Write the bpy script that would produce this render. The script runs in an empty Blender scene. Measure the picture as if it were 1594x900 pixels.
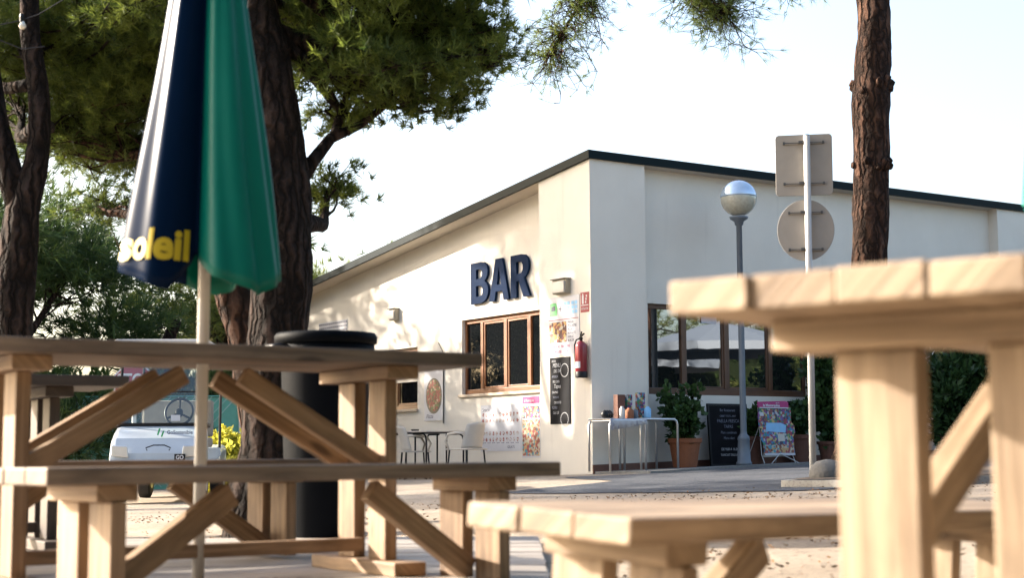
import bpy, bmesh, math, random
import numpy as np
from mathutils import Vector, Matrix, Euler
R = math.radians
rnd = random.Random(7)
scene = bpy.context.scene
col = scene.collection

# ------------------------------------------------------------------ camera
FPX = 2420.0; CX, CY = 797.0, 450.0; CAM_H = 0.40
PITCH = math.atan((706 - 450) / FPX); ROLL = 0.006
cd = bpy.data.cameras.new('camera'); cam = bpy.data.objects.new('camera', cd); col.objects.link(cam)
cd.sensor_width = 36; cd.lens = FPX / 1594 * 36; cd.clip_start = 0.05; cd.clip_end = 3000
cam.location = (0, 0, CAM_H)
cam.rotation_euler = (Matrix.Rotation(R(90) + PITCH, 3, 'X') @ Matrix.Rotation(-ROLL, 3, 'Z')).to_euler()
cd.dof.use_dof = True; cd.dof.focus_distance = 21.0; cd.dof.aperture_fstop = 3.7; cd.dof.aperture_blades = 8
scene.camera = cam
CAMR = Matrix.Rotation(R(90) + PITCH, 3, 'X') @ Matrix.Rotation(-ROLL, 3, 'Z')

# ------------------------------------------------------------------ sun, sky, exposure
SUN_AZ, SUN_EL = -72.0, 23.0          # azimuth from +Y, positive to +X
w = bpy.data.worlds.new('World'); scene.world = w; w.use_nodes = True
nt = w.node_tree; nt.nodes.clear()
sky = nt.nodes.new('ShaderNodeTexSky'); sky.sky_type = 'NISHITA'; sky.sun_disc = False
sky.sun_elevation = R(SUN_EL); sky.sun_rotation = R(SUN_AZ); sky.dust_density = 4.5; sky.air_density = 1.0; sky.ozone_density = 1.0
bg = nt.nodes.new('ShaderNodeBackground'); bg.inputs[1].default_value = 0.15
wo = nt.nodes.new('ShaderNodeOutputWorld')
nt.links.new(sky.outputs[0], bg.inputs[0]); nt.links.new(bg.outputs[0], wo.inputs[0])
sl = bpy.data.lights.new('sun', 'SUN'); sl.energy = 5.0; sl.angle = R(0.5); sl.color = (1.0, 0.90, 0.77)
sun = bpy.data.objects.new('sun', sl); col.objects.link(sun)
sdir = Vector((math.sin(R(SUN_AZ)) * math.cos(R(SUN_EL)), math.cos(R(SUN_AZ)) * math.cos(R(SUN_EL)), math.sin(R(SUN_EL))))
sun.rotation_euler = sdir.to_track_quat('Z', 'Y').to_euler()
vs = scene.view_settings; vs.view_transform = 'Standard'; vs.look = 'None'; vs.gamma = 1; vs.use_curve_mapping = False
vs.exposure = 1.89

# ------------------------------------------------------------------ measuring helpers
def ray(u, v):
    return (CAMR @ Vector(((u - CX) / FPX, -(v - CY) / FPX, -1))).normalized()
def at(u, v, Y):
    d = ray(u, v); t = Y / d.y
    return Vector((0, 0, CAM_H)) + d * t
def lerp(x, xs, ys):
    return float(np.interp(x, xs, ys))
def ground_z(X, Y):
    return 0.033 * max(-7.0, min(12.0, X)) * lerp(Y, [2, 8], [0.2, 1]) + lerp(Y, [0, 4, 7, 10, 16.5, 22, 26], [-.115, -.115, -.045, -.02, -.03, .063, .05])
BR = R(33.6)                                   # azimuth rotation of the building
CORNER = Vector((1.12, 22.0, 0))
AX_R = Vector((math.cos(BR), math.sin(BR), 0))                 # along the right facade, away
AX_L = Vector((-math.sin(BR), math.cos(BR), 0))                # along the left facade, away
N_L = -AX_R; N_R = -AX_L
def facade(side, x, y=0.0, z=0.0):
    """side L: x runs to the right towards the corner (negative), y into the wall"""
    if side == 'L': return CORNER - AX_L * x + AX_R * y + Vector((0, 0, z))
    return CORNER + AX_R * x + AX_L * y + Vector((0, 0, z))
ROT = {'L': BR - R(90), 'R': BR}
def on_facade(side, u, v, y=0.0):
    n = AX_R if side == 'L' else AX_L
    p0 = facade(side, 0, y); d = ray(u, v); o = Vector((0, 0, CAM_H))
    t = (p0 - o).dot(n) / d.dot(n); p = o + d * t; q = p - CORNER
    x = q.dot(-AX_L) if side == 'L' else q.dot(AX_R)
    return x, p.z

# ------------------------------------------------------------------ materials
def mat(name):
    m = bpy.data.materials.new(name); m.use_nodes = True
    n = m.node_tree; n.nodes.clear()
    o = n.nodes.new('ShaderNodeOutputMaterial'); b = n.nodes.new('ShaderNodeBsdfPrincipled')
    n.links.new(b.outputs[0], o.inputs[0])
    return m, n, b
def N(n, t, **kw):
    x = n.nodes.new('ShaderNode' + t)
    for k, v in kw.items(): setattr(x, k, v)
    return x
def setin(x, **kw):
    for k, v in kw.items(): x.inputs[k.replace('_', ' ')].default_value = v
def simple(name, c, rough=.6, metal=0, var=.08, scale=12, bump=0.0, bscale=60, spec=.5, coat=0):
    m, n, b = mat(name)
    tc = N(n, 'TexCoord'); no = N(n, 'TexNoise'); setin(no, Scale=scale, Detail=5.0)
    n.links.new(tc.outputs['Object'], no.inputs['Vector'])
    mix = N(n, 'MixRGB'); mix.inputs[1].default_value = tuple(max(0, k * (1 - var * 2)) for k in c) + (1,)
    mix.inputs[2].default_value = tuple(min(1, k * (1 + var * 2)) for k in c) + (1,)
    n.links.new(no.outputs['Fac'], mix.inputs[0]); n.links.new(mix.outputs[0], b.inputs['Base Color'])
    b.inputs['Roughness'].default_value = rough; b.inputs['Metallic'].default_value = metal
    b.inputs['Specular IOR Level'].default_value = spec; b.inputs['Coat Weight'].default_value = coat
    if bump:
        n2 = N(n, 'TexNoise'); setin(n2, Scale=bscale, Detail=6.0); n.links.new(tc.outputs['Object'], n2.inputs['Vector'])
        bp = N(n, 'Bump'); setin(bp, Strength=bump, Distance=.02); n.links.new(n2.outputs['Fac'], bp.inputs['Height'])
        n.links.new(bp.outputs[0], b.inputs['Normal'])
    return m
def wood(name, c1, c2, cd_, rough=.62, seam=True):
    m, n, b = mat(name)
    uv = N(n, 'UVMap'); mp = N(n, 'Mapping'); mp.inputs['Scale'].default_value = (1.2, 30, 1)
    n.links.new(uv.outputs[0], mp.inputs[0])
    g = N(n, 'TexNoise'); setin(g, Scale=1.6, Detail=8.0, Roughness=.62, Distortion=.6); n.links.new(mp.outputs[0], g.inputs['Vector'])
    mp2 = N(n, 'Mapping'); mp2.inputs['Scale'].default_value = (.7, 1.3, 1); n.links.new(uv.outputs[0], mp2.inputs[0])
    t = N(n, 'TexNoise'); setin(t, Scale=1.3, Detail=3.0); n.links.new(mp2.outputs[0], t.inputs['Vector'])
    cr = N(n, 'ValToRGB'); cr.color_ramp.elements[0].position = .38; cr.color_ramp.elements[1].position = .62
    cr.color_ramp.elements[0].color = c1 + (1,); cr.color_ramp.elements[1].color = c2 + (1,)
    mx = N(n, 'Math', operation='ADD'); ml = N(n, 'Math', operation='MULTIPLY'); ml.inputs[1].default_value = .55
    n.links.new(g.outputs['Fac'], ml.inputs[0]); n.links.new(ml.outputs[0], mx.inputs[0])
    ml2 = N(n, 'Math', operation='MULTIPLY'); ml2.inputs[1].default_value = .5; n.links.new(t.outputs['Fac'], ml2.inputs[0]); n.links.new(ml2.outputs[0], mx.inputs[1])
    n.links.new(mx.outputs[0], cr.inputs[0])
    # knots
    mp3 = N(n, 'Mapping'); mp3.inputs['Scale'].default_value = (2.2, 7, 1); n.links.new(uv.outputs[0], mp3.inputs[0])
    v = N(n, 'TexVoronoi'); setin(v, Scale=1.0, Randomness=1.0); n.links.new(mp3.outputs[0], v.inputs['Vector'])
    kr = N(n, 'ValToRGB'); kr.color_ramp.elements[0].position = .07; kr.color_ramp.elements[1].position = .14
    kr.color_ramp.elements[0].color = (1, 1, 1, 1); kr.color_ramp.elements[1].color = (0, 0, 0, 1)
    n.links.new(v.outputs['Distance'], kr.inputs[0])
    mk = N(n, 'MixRGB'); mk.inputs[2].default_value = cd_ + (1,)
    km = N(n, 'Math', operation='MULTIPLY'); km.inputs[1].default_value = .75; n.links.new(kr.outputs[0], km.inputs[0])
    n.links.new(km.outputs[0], mk.inputs[0]); n.links.new(cr.outputs[0], mk.inputs[1])
    mp4 = N(n, 'Mapping'); mp4.inputs['Scale'].default_value = (3.0, 9.0, 1); n.links.new(uv.outputs[0], mp4.inputs[0])
    sn = N(n, 'TexNoise'); setin(sn, Scale=1.0, Detail=5.0, Roughness=.6); n.links.new(mp4.outputs[0], sn.inputs['Vector'])
    sr = N(n, 'ValToRGB'); sr.color_ramp.elements[0].position = .48; sr.color_ramp.elements[1].position = .72; n.links.new(sn.outputs['Fac'], sr.inputs[0])
    sm = N(n, 'Math', operation='MULTIPLY'); sm.inputs[1].default_value = .65; n.links.new(sr.outputs[0], sm.inputs[0])
    ms = N(n, 'MixRGB'); ms.inputs[2].default_value = tuple(k * .75 for k in c1) + (1,); n.links.new(sm.outputs[0], ms.inputs[0]); n.links.new(mk.outputs[0], ms.inputs[1])
    n.links.new(ms.outputs[0], b.inputs['Base Color']); b.inputs['Roughness'].default_value = rough
    bp = N(n, 'Bump'); setin(bp, Strength=.4, Distance=.006); n.links.new(g.outputs['Fac'], bp.inputs['Height']); n.links.new(bp.outputs[0], b.inputs['Normal'])
    return m
def bark_mat(name, c1, c2, crack, sc=7.0):
    m, n, b = mat(name)
    tc = N(n, 'TexCoord'); mp = N(n, 'Mapping'); mp.inputs['Scale'].default_value = (1, 1, .13)
    ns = N(n, 'TexNoise'); setin(ns, Scale=9.0, Detail=8.0); n.links.new(tc.outputs['Object'], ns.inputs['Vector'])
    add = N(n, 'MixRGB', blend_type='ADD'); add.inputs[0].default_value = .10
    n.links.new(tc.outputs['Object'], add.inputs[1]); n.links.new(ns.outputs['Color'], add.inputs[2]); n.links.new(add.outputs[0], mp.inputs[0])
    v = N(n, 'TexVoronoi', feature='DISTANCE_TO_EDGE'); setin(v, Scale=sc * 2.2, Randomness=1.0); n.links.new(mp.outputs[0], v.inputs['Vector'])
    r = N(n, 'ValToRGB'); r.color_ramp.elements[0].position = .0; r.color_ramp.elements[1].position = .34
    r.color_ramp.elements[0].color = (0, 0, 0, 1); r.color_ramp.elements[1].color = (1, 1, 1, 1); n.links.new(v.outputs['Distance'], r.inputs[0])
    f = N(n, 'TexNoise'); setin(f, Scale=28.0, Detail=8.0, Roughness=.7); n.links.new(mp.outputs[0], f.inputs['Vector'])
    cc = N(n, 'MixRGB'); cc.inputs[1].default_value = c1 + (1,); cc.inputs[2].default_value = c2 + (1,)
    fr = N(n, 'ValToRGB'); fr.color_ramp.elements[0].position = .35; fr.color_ramp.elements[1].position = .65; n.links.new(f.outputs['Fac'], fr.inputs[0])
    n.links.new(fr.outputs[0], cc.inputs[0])
    mk = N(n, 'MixRGB'); mk.inputs[1].default_value = crack + (1,); n.links.new(r.outputs[0], mk.inputs[0]); n.links.new(cc.outputs[0], mk.inputs[2])
    n.links.new(mk.outputs[0], b.inputs['Base Color']); b.inputs['Roughness'].default_value = .95; b.inputs['Specular IOR Level'].default_value = .15
    h = N(n, 'Math', operation='MULTIPLY_ADD'); n.links.new(f.outputs['Fac'], h.inputs[0]); h.inputs[1].default_value = .45; n.links.new(r.outputs[0], h.inputs[2])
    bp = N(n, 'Bump'); setin(bp, Strength=1.0, Distance=.045); n.links.new(h.outputs[0], bp.inputs['Height']); n.links.new(bp.outputs[0], b.inputs['Normal'])
    return m
def leaf_mat(name, c1, c2, trans=.35, rough=.6):
    m = bpy.data.materials.new(name); m.use_nodes = True; n = m.node_tree; n.nodes.clear()
    o = N(n, 'OutputMaterial'); at_ = N(n, 'Attribute'); at_.attribute_name = 'tint'
    cr = N(n, 'ValToRGB'); cr.color_ramp.elements[0].color = c1 + (1,); cr.color_ramp.elements[1].color = c2 + (1,); n.links.new(at_.outputs['Fac'], cr.inputs[0])
    b = N(n, 'BsdfPrincipled'); b.inputs['Roughness'].default_value = rough; b.inputs['Specular IOR Level'].default_value = .3
    t = N(n, 'BsdfTranslucent'); ms = N(n, 'MixShader'); ms.inputs[0].default_value = trans
    hs = N(n, 'HueSaturation'); hs.inputs['Value'].default_value = 1.8; hs.inputs['Hue'].default_value = .485
    n.links.new(cr.outputs[0], b.inputs['Base Color']); n.links.new(cr.outputs[0], hs.inputs['Color']); n.links.new(hs.outputs[0], t.inputs['Color'])
    n.links.new(b.outputs[0], ms.inputs[1]); n.links.new(t.outputs[0], ms.inputs[2]); n.links.new(ms.outputs[0], o.inputs[0])
    return m
def glass_mat(name, refl=.3, c=(.012, .014, .014)):
    m = bpy.data.materials.new(name); m.use_nodes = True; n = m.node_tree; n.nodes.clear()
    o = N(n, 'OutputMaterial'); d = N(n, 'BsdfDiffuse'); d.inputs[0].default_value = c + (1,)
    g = N(n, 'BsdfGlossy'); g.inputs['Roughness'].default_value = .015
    tc = N(n, 'TexCoord'); no = N(n, 'TexNoise'); setin(no, Scale=2.2, Detail=1.0); n.links.new(tc.outputs['Object'], no.inputs['Vector'])
    bp = N(n, 'Bump'); setin(bp, Strength=.03, Distance=.02); n.links.new(no.outputs['Fac'], bp.inputs['Height']); n.links.new(bp.outputs[0], g.inputs['Normal'])
    ms = N(n, 'MixShader'); ms.inputs[0].default_value = refl
    n.links.new(d.outputs[0], ms.inputs[1]); n.links.new(g.outputs[0], ms.inputs[2]); n.links.new(ms.outputs[0], o.inputs[0])
    return m
def clear_mat(name, a=.25, tint=(.8, .9, .88)):
    m = bpy.data.materials.new(name); m.use_nodes = True; n = m.node_tree; n.nodes.clear()
    o = N(n, 'OutputMaterial'); t = N(n, 'BsdfTransparent'); t.inputs[0].default_value = tint + (1,)
    g = N(n, 'BsdfGlossy'); g.inputs['Roughness'].default_value = .05
    ms = N(n, 'MixShader'); ms.inputs[0].default_value = a
    n.links.new(t.outputs[0], ms.inputs[1]); n.links.new(g.outputs[0], ms.inputs[2]); n.links.new(ms.outputs[0], o.inputs[0])
    return m
def mottled(name, cols, scale=30, rough=.5):
    """printed picture: blotches of several colours"""
    m, n, b = mat(name); tc = N(n, 'TexCoord'); v = N(n, 'TexVoronoi'); setin(v, Scale=float(scale)); n.links.new(tc.outputs['Object'], v.inputs['Vector'])
    sp = N(n, 'SeparateColor'); n.links.new(v.outputs['Color'], sp.inputs[0])
    r = N(n, 'ValToRGB'); r.color_ramp.interpolation = 'CONSTANT'
    el = r.color_ramp.elements
    while len(el) < len(cols): el.new(.5)
    for i, c in enumerate(cols): el[i].position = i / len(cols); el[i].color = c + (1,)
    n.links.new(sp.outputs[0], r.inputs[0]); n.links.new(r.outputs[0], b.inputs['Base Color']); b.inputs['Roughness'].default_value = rough
    return m

M = {}
M['pine'] = wood('pine_wood', (.095, .048, .020), (.33, .215, .125), (.035, .016, .008))
M['pine_top'] = wood('weathered_pine', (.05, .032, .022), (.24, .17, .115), (.025, .015, .01))
M['pine_pale'] = wood('pale_pine', (.125, .078, .045), (.37, .275, .185), (.05, .03, .018))  # paler pine for the right-hand table and bench
M['shade_wood'] = wood('shaded_wood', (.035, .024, .018), (.065, .045, .033), (.02, .012, .01))  # wood coloured dark so the table behind reads as shaded
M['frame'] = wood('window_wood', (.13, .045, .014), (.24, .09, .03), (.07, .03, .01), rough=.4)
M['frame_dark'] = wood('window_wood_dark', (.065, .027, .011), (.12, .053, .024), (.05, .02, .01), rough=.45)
M['bark'] = bark_mat('pine_bark', (.024, .016, .013), (.070, .046, .037), (.007, .005, .004))
M['bark_red'] = bark_mat('red_pine_bark', (.050, .025, .017), (.125, .068, .046), (.012, .007, .005), 6.0)
M['needle'] = leaf_mat('pine_needles', (.018, .040, .009), (.13, .17, .03), .38)
M['needle_dark'] = leaf_mat('dark_pine_needles', (.02, .045, .015), (.06, .10, .025), .35)
M['needle_dry'] = leaf_mat('sparse_pine_needles', (.05, .08, .025), (.15, .17, .05), .4)
M['leaf'] = leaf_mat('shrub_leaves', (.018, .045, .015), (.05, .10, .028), .2, .4)
M['leaf_yel'] = leaf_mat('yellow_leaves', (.26, .28, .03), (.50, .48, .07), .4, .5)
M['leaf_hedge'] = leaf_mat('hedge_leaves', (.04, .08, .02), (.12, .19, .04), .35, .5)
M['navy'] = simple('navy_fabric', (.002, .010, .032), .26, var=.05, scale=3, spec=.035)
M['teal'] = simple('teal_fabric', (.0, .13, .095), .4, var=.05, scale=3, spec=.2)
M['white_fab'] = simple('white_fabric', (.7, .7, .68), .6, var=.03)
M['shaded_fab'] = simple('shaded_white_fabric', (.20, .24, .30), .6, var=.03)  # white fabric greyed so the mirrored canopies look shaded
M['yellow'] = simple('yellow_print', (.55, .40, .01), .5, var=.03)
M['pole'] = simple('cream_pole', (.52, .50, .46), .4, var=.04)
M['white_met'] = simple('white_metal', (.50, .49, .47), .35, var=.04)
M['grey_met'] = simple('grey_metal', (.11, .13, .155), .45, var=.06)
M['alu'] = simple('aluminium', (.62, .62, .62), .3, metal=.85, var=.05)
M['signback'] = simple('sign_back', (.30, .27, .235), .55, var=.05)
M['steel_dark'] = simple('dark_steel', (.10, .095, .09), .45, metal=.6)
M['black'] = simple('black_plastic', (.006, .006, .007), .45, var=.1, spec=.3)
M['bin_black'] = simple('bin_plastic', (.002, .003, .005), .6, var=.1, spec=.06)
M['bin_side'] = simple('bin_side_plastic', (.05, .06, .075), .5, var=.1)
M['red'] = simple('extinguisher_red', (.20, .008, .016), .3, var=.03, coat=.3)
M['signred'] = simple('sign_red', (.24, .012, .02), .5, var=.03)
M['terracotta'] = simple('terracotta', (.25, .085, .035), .8, var=.1, bump=.2)
M['clay'] = simple('dark_clay', (.12, .05, .032), .8, var=.12, bump=.2)
M['soil'] = simple('soil', (.09, .065, .045), .95, var=.25, scale=30, bump=.6, bscale=40)
M['stone'] = simple('grey_stone', (.10, .097, .093), .85, var=.2, scale=9, bump=.5, bscale=30)
M['bar_navy'] = simple('letter_navy', (.004, .014, .042), .6, var=.15, scale=2, spec=.03)
M['fascia'] = simple('green_fascia', (.002, .008, .010), .5, var=.06, scale=4, spec=.08)
M['roof'] = simple('roof_sheet', (.05, .08, .085), .4, var=.08)
M['soffit'] = simple('soffit', (.50, .45, .38), .8, var=.04)
M['plinth'] = simple('plinth_tile', (.13, .055, .035), .6, var=.15, scale=8)
M['sill'] = simple('stone_sill', (.44, .35, .26), .7, var=.06)
M['beige'] = simple('beige_plastic', (.28, .25, .19), .5, var=.05)
M['paper'] = simple('white_paper', (.50, .50, .53), .5, var=.03)
M['paper_blue'] = simple('pale_blue_print', (.55, .62, .72), .5, var=.04)
M['green_print'] = simple('green_print', (.10, .42, .13), .5)
M['blue_print'] = simple('blue_print', (.22, .45, .68), .5)
M['ink'] = simple('dark_ink', (.05, .05, .09), .6)
M['slate'] = simple('chalkboard_slate', (.008, .008, .010), .7, var=.35, scale=6, spec=.1)
M['chalk'] = simple('chalk', (.40, .40, .41), .9)
M['chalk_dim'] = simple('dim_chalk', (.16, .17, .21), .9)
M['magenta'] = simple('magenta_print', (.34, .012, .12), .5)
M['white_pl'] = simple('white_plastic', (.50, .46, .41), .45, var=.03)
M['cart'] = simple('cart_paint', (.44, .48, .52), .3, var=.03, coat=.4)
M['rubber'] = simple('rubber', (.015, .015, .015), .8)
M['glassL'] = glass_mat('window_glass_left', .045, (.006, .007, .008))
M['glassR'] = glass_mat('window_glass_right', .36)
M['clear'] = clear_mat('clear_sheet', .12)
M['screen'] = clear_mat('windscreen', .09, (.75, .85, .85))
M['fencecloth'] = simple('green_windbreak', (.10, .30, .23), .7, var=.08)
M['galv'] = simple('galvanised_wire', (.4, .45, .43), .4, metal=.6)
M['bulb'] = simple('frosted_bulb', (.75, .70, .6), .2)
M['pizza'] = mottled('pizza_print', [(0.198, 0.031, 0.025), (0.310, 0.093, 0.062), (0.465, 0.341, 0.248), (0.074, 0.062, 0.025), (0.248, 0.043, 0.037), (0.124, 0.155, 0.050)], 26)
M['icecream'] = mottled('icecream_print', [(0.037, 0.031, 0.074), (0.279, 0.031, 0.062), (0.031, 0.174, 0.310), (0.434, 0.341, 0.124), (0.217, 0.062, 0.037), (0.372, 0.372, 0.384), (0.155, 0.043, 0.186), (0.037, 0.186, 0.093)], 30)
M['icecream_warm'] = mottled('icecream_print_warm', [(0.372, 0.093, 0.074), (0.434, 0.279, 0.124), (0.465, 0.422, 0.310), (0.062, 0.248, 0.310), (0.310, 0.062, 0.062), (0.446, 0.372, 0.279), (0.186, 0.062, 0.031)], 26)
M['food'] = mottled('food_print', [(0.403, 0.198, 0.050), (0.434, 0.310, 0.093), (0.186, 0.037, 0.025), (0.434, 0.384, 0.310), (0.074, 0.019, 0.019)], 22)
M['sweets'] = mottled('small_dish_print', [(0.459, 0.459, 0.465), (0.310, 0.124, 0.112), (0.459, 0.446, 0.434), (0.248, 0.074, 0.074), (0.434, 0.372, 0.341)], 34)
M['striped'] = mottled('striped_cloth', [(0.465, 0.465, 0.484), (0.310, 0.310, 0.360), (0.446, 0.434, 0.446)], 22)
# stucco
def stucco():
    m, n, b = mat('stucco'); tc = N(n, 'TexCoord')
    a = N(n, 'TexNoise'); setin(a, Scale=.9, Detail=6.0, Roughness=.6); n.links.new(tc.outputs['Object'], a.inputs['Vector'])
    r = N(n, 'ValToRGB'); r.color_ramp.elements[0].position = .25; r.color_ramp.elements[1].position = .8
    r.color_ramp.elements[0].color = (.63, .575, .495, 1); r.color_ramp.elements[1].color = (.71, .66, .575, 1)
    n.links.new(a.outputs['Fac'], r.inputs[0])
    # thin vertical rain streaks
    mp = N(n, 'Mapping'); mp.inputs['Scale'].default_value = (3.5, 3.5, .25); n.links.new(tc.outputs['Object'], mp.inputs[0])
    s = N(n, 'TexNoise'); setin(s, Scale=1.4, Detail=5.0); n.links.new(mp.outputs[0], s.inputs['Vector'])
    sr = N(n, 'ValToRGB'); sr.color_ramp.elements[0].position = .60; sr.color_ramp.elements[1].position = .85; n.links.new(s.outputs['Fac'], sr.inputs[0])
    mk = N(n, 'MixRGB'); mk.inputs[2].default_value = (.36, .32, .27, 1); sc = N(n, 'Math', operation='MULTIPLY'); sc.inputs[1].default_value = .3
    n.links.new(sr.outputs[0], sc.inputs[0]); n.links.new(sc.outputs[0], mk.inputs[0]); n.links.new(r.outputs[0], mk.inputs[1])
    n.links.new(mk.outputs[0], b.inputs['Base Color']); b.inputs['Roughness'].default_value = .9; b.inputs['Specular IOR Level'].default_value = .2
    f = N(n, 'TexNoise'); setin(f, Scale=45.0, Detail=5.0); n.links.new(tc.outputs['Object'], f.inputs['Vector'])
    f2 = N(n, 'TexNoise'); setin(f2, Scale=2.5, Detail=2.0); n.links.new(tc.outputs['Object'], f2.inputs['Vector'])
    ad = N(n, 'Math', operation='MULTIPLY_ADD'); n.links.new(f2.outputs['Fac'], ad.inputs[0]); ad.inputs[1].default_value = 3.0; n.links.new(f.outputs['Fac'], ad.inputs[2])
    bp = N(n, 'Bump'); setin(bp, Strength=.35, Distance=.008); n.links.new(ad.outputs[0], bp.inputs['Height']); n.links.new(bp.outputs[0], b.inputs['Normal'])
    return m
M['stucco'] = stucco()
def ground_mat(name, c1, c2, c3, s1, s2, bump, rough=.95):
    m, n, b = mat(name); tc = N(n, 'TexCoord')
    a = N(n, 'TexNoise'); setin(a, Scale=s1, Detail=7.0, Roughness=.65); n.links.new(tc.outputs['Object'], a.inputs['Vector'])
    r = N(n, 'ValToRGB'); r.color_ramp.elements[0].position = .32; r.color_ramp.elements[1].position = .68
    r.color_ramp.elements[0].color = c1 + (1,); r.color_ramp.elements[1].color = c2 + (1,); n.links.new(a.outputs['Fac'], r.inputs[0])
    f = N(n, 'TexNoise'); setin(f, Scale=s2, Detail=6.0, Roughness=.7); n.links.new(tc.outputs['Object'], f.inputs['Vector'])
    fr = N(n, 'ValToRGB'); fr.color_ramp.elements[0].position = .52; fr.color_ramp.elements[1].position = .66; n.links.new(f.outputs['Fac'], fr.inputs[0])
    mk = N(n, 'MixRGB'); mk.inputs[2].default_value = c3 + (1,); n.links.new(fr.outputs[0], mk.inputs[0]); n.links.new(r.outputs[0], mk.inputs[1])
    n.links.new(mk.outputs[0], b.inputs['Base Color']); b.inputs['Roughness'].default_value = rough; b.inputs['Specular IOR Level'].default_value = .2
    bp = N(n, 'Bump'); setin(bp, Strength=bump, Distance=.02); n.links.new(f.outputs['Fac'], bp.inputs['Height']); n.links.new(bp.outputs[0], b.inputs['Normal'])
    return m
M['sand'] = ground_mat('sandy_ground', (.25, .20, .15), (.37, .31, .245), (.14, .11, .08), 1.1, 26, .6)
M['asphalt'] = ground_mat('asphalt', (.038, .041, .050), (.085, .09, .10), (.17, .17, .175), 1.6, 34, .8)
M['concrete'] = ground_mat('concrete', (.16, .155, .15), (.23, .225, .21), (.12, .115, .11), 1.5, 30, .3)
M['decking'] = wood('deck_boards', (.22, .19, .165), (.32, .285, .25), (.11, .085, .065))

# ------------------------------------------------------------------ mesh helpers
class MB:
    def __init__(s): s.v = []; s.f = []; s.uv = []; s.mi = []
    def face(s, idx, uvs=None, mi=0):
        s.f.append(tuple(idx)); s.uv.append(uvs or [(0, 0)] * len(idx)); s.mi.append(mi)
    def box(s, x0, x1, y0, y1, z0, z1, T=None, mi=0, grain=0):
        c = [Vector((x, y, z)) for z in (z0, z1) for y in (y0, y1) for x in (x0, x1)]
        b = len(s.v); ou, ov = rnd.uniform(0, 40), rnd.uniform(0, 40)
        for p in c: s.v.append(tuple(T @ p) if T is not None else tuple(p))
        for q in ((0, 2, 3, 1), (4, 5, 7, 6), (0, 1, 5, 4), (2, 6, 7, 3), (0, 4, 6, 2), (1, 3, 7, 5)):
            uv = []
            for k in q:
                p = c[k]; g = p[grain]; o = [p[i] for i in range(3) if i != grain]
                uv.append((g + ou, o[0] + o[1] + ov))
            s.face([b + k for k in q], uv, mi)
    def beam(s, a, b, w, h, up=(0, 0, 1), mi=0):
        a = Vector(a); b = Vector(b); d = b - a; L = d.length; d.normalize()
        up = Vector(up); sd = d.cross(up).normalized(); up = sd.cross(d)
        T = Matrix((d, sd, up)).transposed().to_4x4(); T.translation = a
        s.box(0, L, -w / 2, w / 2, -h / 2, h / 2, T, mi, 0)
    def tube(s, path, rad, n=8, cap=True, mi=0, noise=0, ns=6.0, flat=None):
        path = [Vector(p) for p in path]; b0 = len(s.v)
        if not hasattr(rad, '__len__'): rad = [rad] * len(path)
        ref = None
        for i, p in enumerate(path):
            d = (path[min(i + 1, len(path) - 1)] - path[max(i - 1, 0)])
            d = d.normalized() if d.length > 1e-9 else Vector((0, 0, 1))
            if ref is None: ref = d.orthogonal().normalized()
            ref = (ref - d * ref.dot(d)).normalized(); q = d.cross(ref)
            for k in range(n):
                t = 2 * math.pi * k / n; o = ref * math.cos(t) + q * math.sin(t)
                rr = rad[i]
                if noise:
                    from mathutils import noise as mn
                    pt = (p + o * rr) * ns
                    rr *= 1 + noise * mn.noise(Vector((pt.x, pt.y, pt.z * .35))) + noise * .5 * mn.noise(pt * 3.1)
                s.v.append(tuple(p + o * rr))
        for i in range(len(path) - 1):
            for k in range(n):
                a = b0 + i * n + k; c = b0 + i * n + (k + 1) % n
                s.face((a, c, c + n, a + n), None, mi)
        if cap:
            s.face([b0 + k for k in range(n)][::-1], None, mi); e = b0 + (len(path) - 1) * n; s.face([e + k for k in range(n)], None, mi)
    def lathe(s, prof, n=24, c=(0, 0, 0), mi=0):
        b0 = len(s.v); c = Vector(c)
        for r, z in prof:
            for k in range(n):
                t = 2 * math.pi * k / n; s.v.append(tuple(c + Vector((r * math.cos(t), r * math.sin(t), z))))
        for i in range(len(prof) - 1):
            for k in range(n):
                a = b0 + i * n + k; d = b0 + i * n + (k + 1) % n; s.face((a, d, d + n, a + n), None, mi)
        s.face([b0 + k for k in range(n)][::-1], None, mi); e = b0 + (len(prof) - 1) * n; s.face([e + k for k in range(n)], None, mi)
    def prism(s, poly, y0, y1, mi=0):
        """polygon in x,z extruded in y"""
        b = len(s.v); n = len(poly)
        for y in (y0, y1):
            for x, z in poly: s.v.append((x, y, z))
        s.face(range(b, b + n), [(x, z) for x, z in poly], mi); s.face(range(b + 2 * n - 1, b + n - 1, -1), [(x, z) for x, z in poly[::-1]], mi)
        for k in range(n):
            a = b + k; c = b + (k + 1) % n; s.face((a, a + n, c + n, c), None, mi)
    def build(s, name, mats, parent=None, smooth=False, bevel=0):
        me = bpy.data.meshes.new(name); me.from_pydata(s.v, [], s.f)
        for m in (mats if isinstance(mats, (list, tuple)) else [mats]): me.materials.append(m)
        uvl = me.uv_layers.new(name='UVMap'); flat = [c for f in s.uv for p in f for c in p]; uvl.data.foreach_set('uv', flat)
        me.polygons.foreach_set('material_index', s.mi)
        if smooth: me.polygons.foreach_set('use_smooth', [True] * len(me.polygons))
        me.validate(); me.update()
        bm = bmesh.new(); bm.from_mesh(me); bmesh.ops.recalc_face_normals(bm, faces=bm.faces); bm.to_mesh(me); bm.free()
        o = bpy.data.objects.new(name, me); col.objects.link(o)
        if parent: o.parent = parent
        if bevel:
            b = o.modifiers.new('bevel', 'BEVEL'); b.width = bevel; b.segments = 2; b.limit_method = 'ANGLE'
        if smooth == 'auto': pass
        return o
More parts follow.
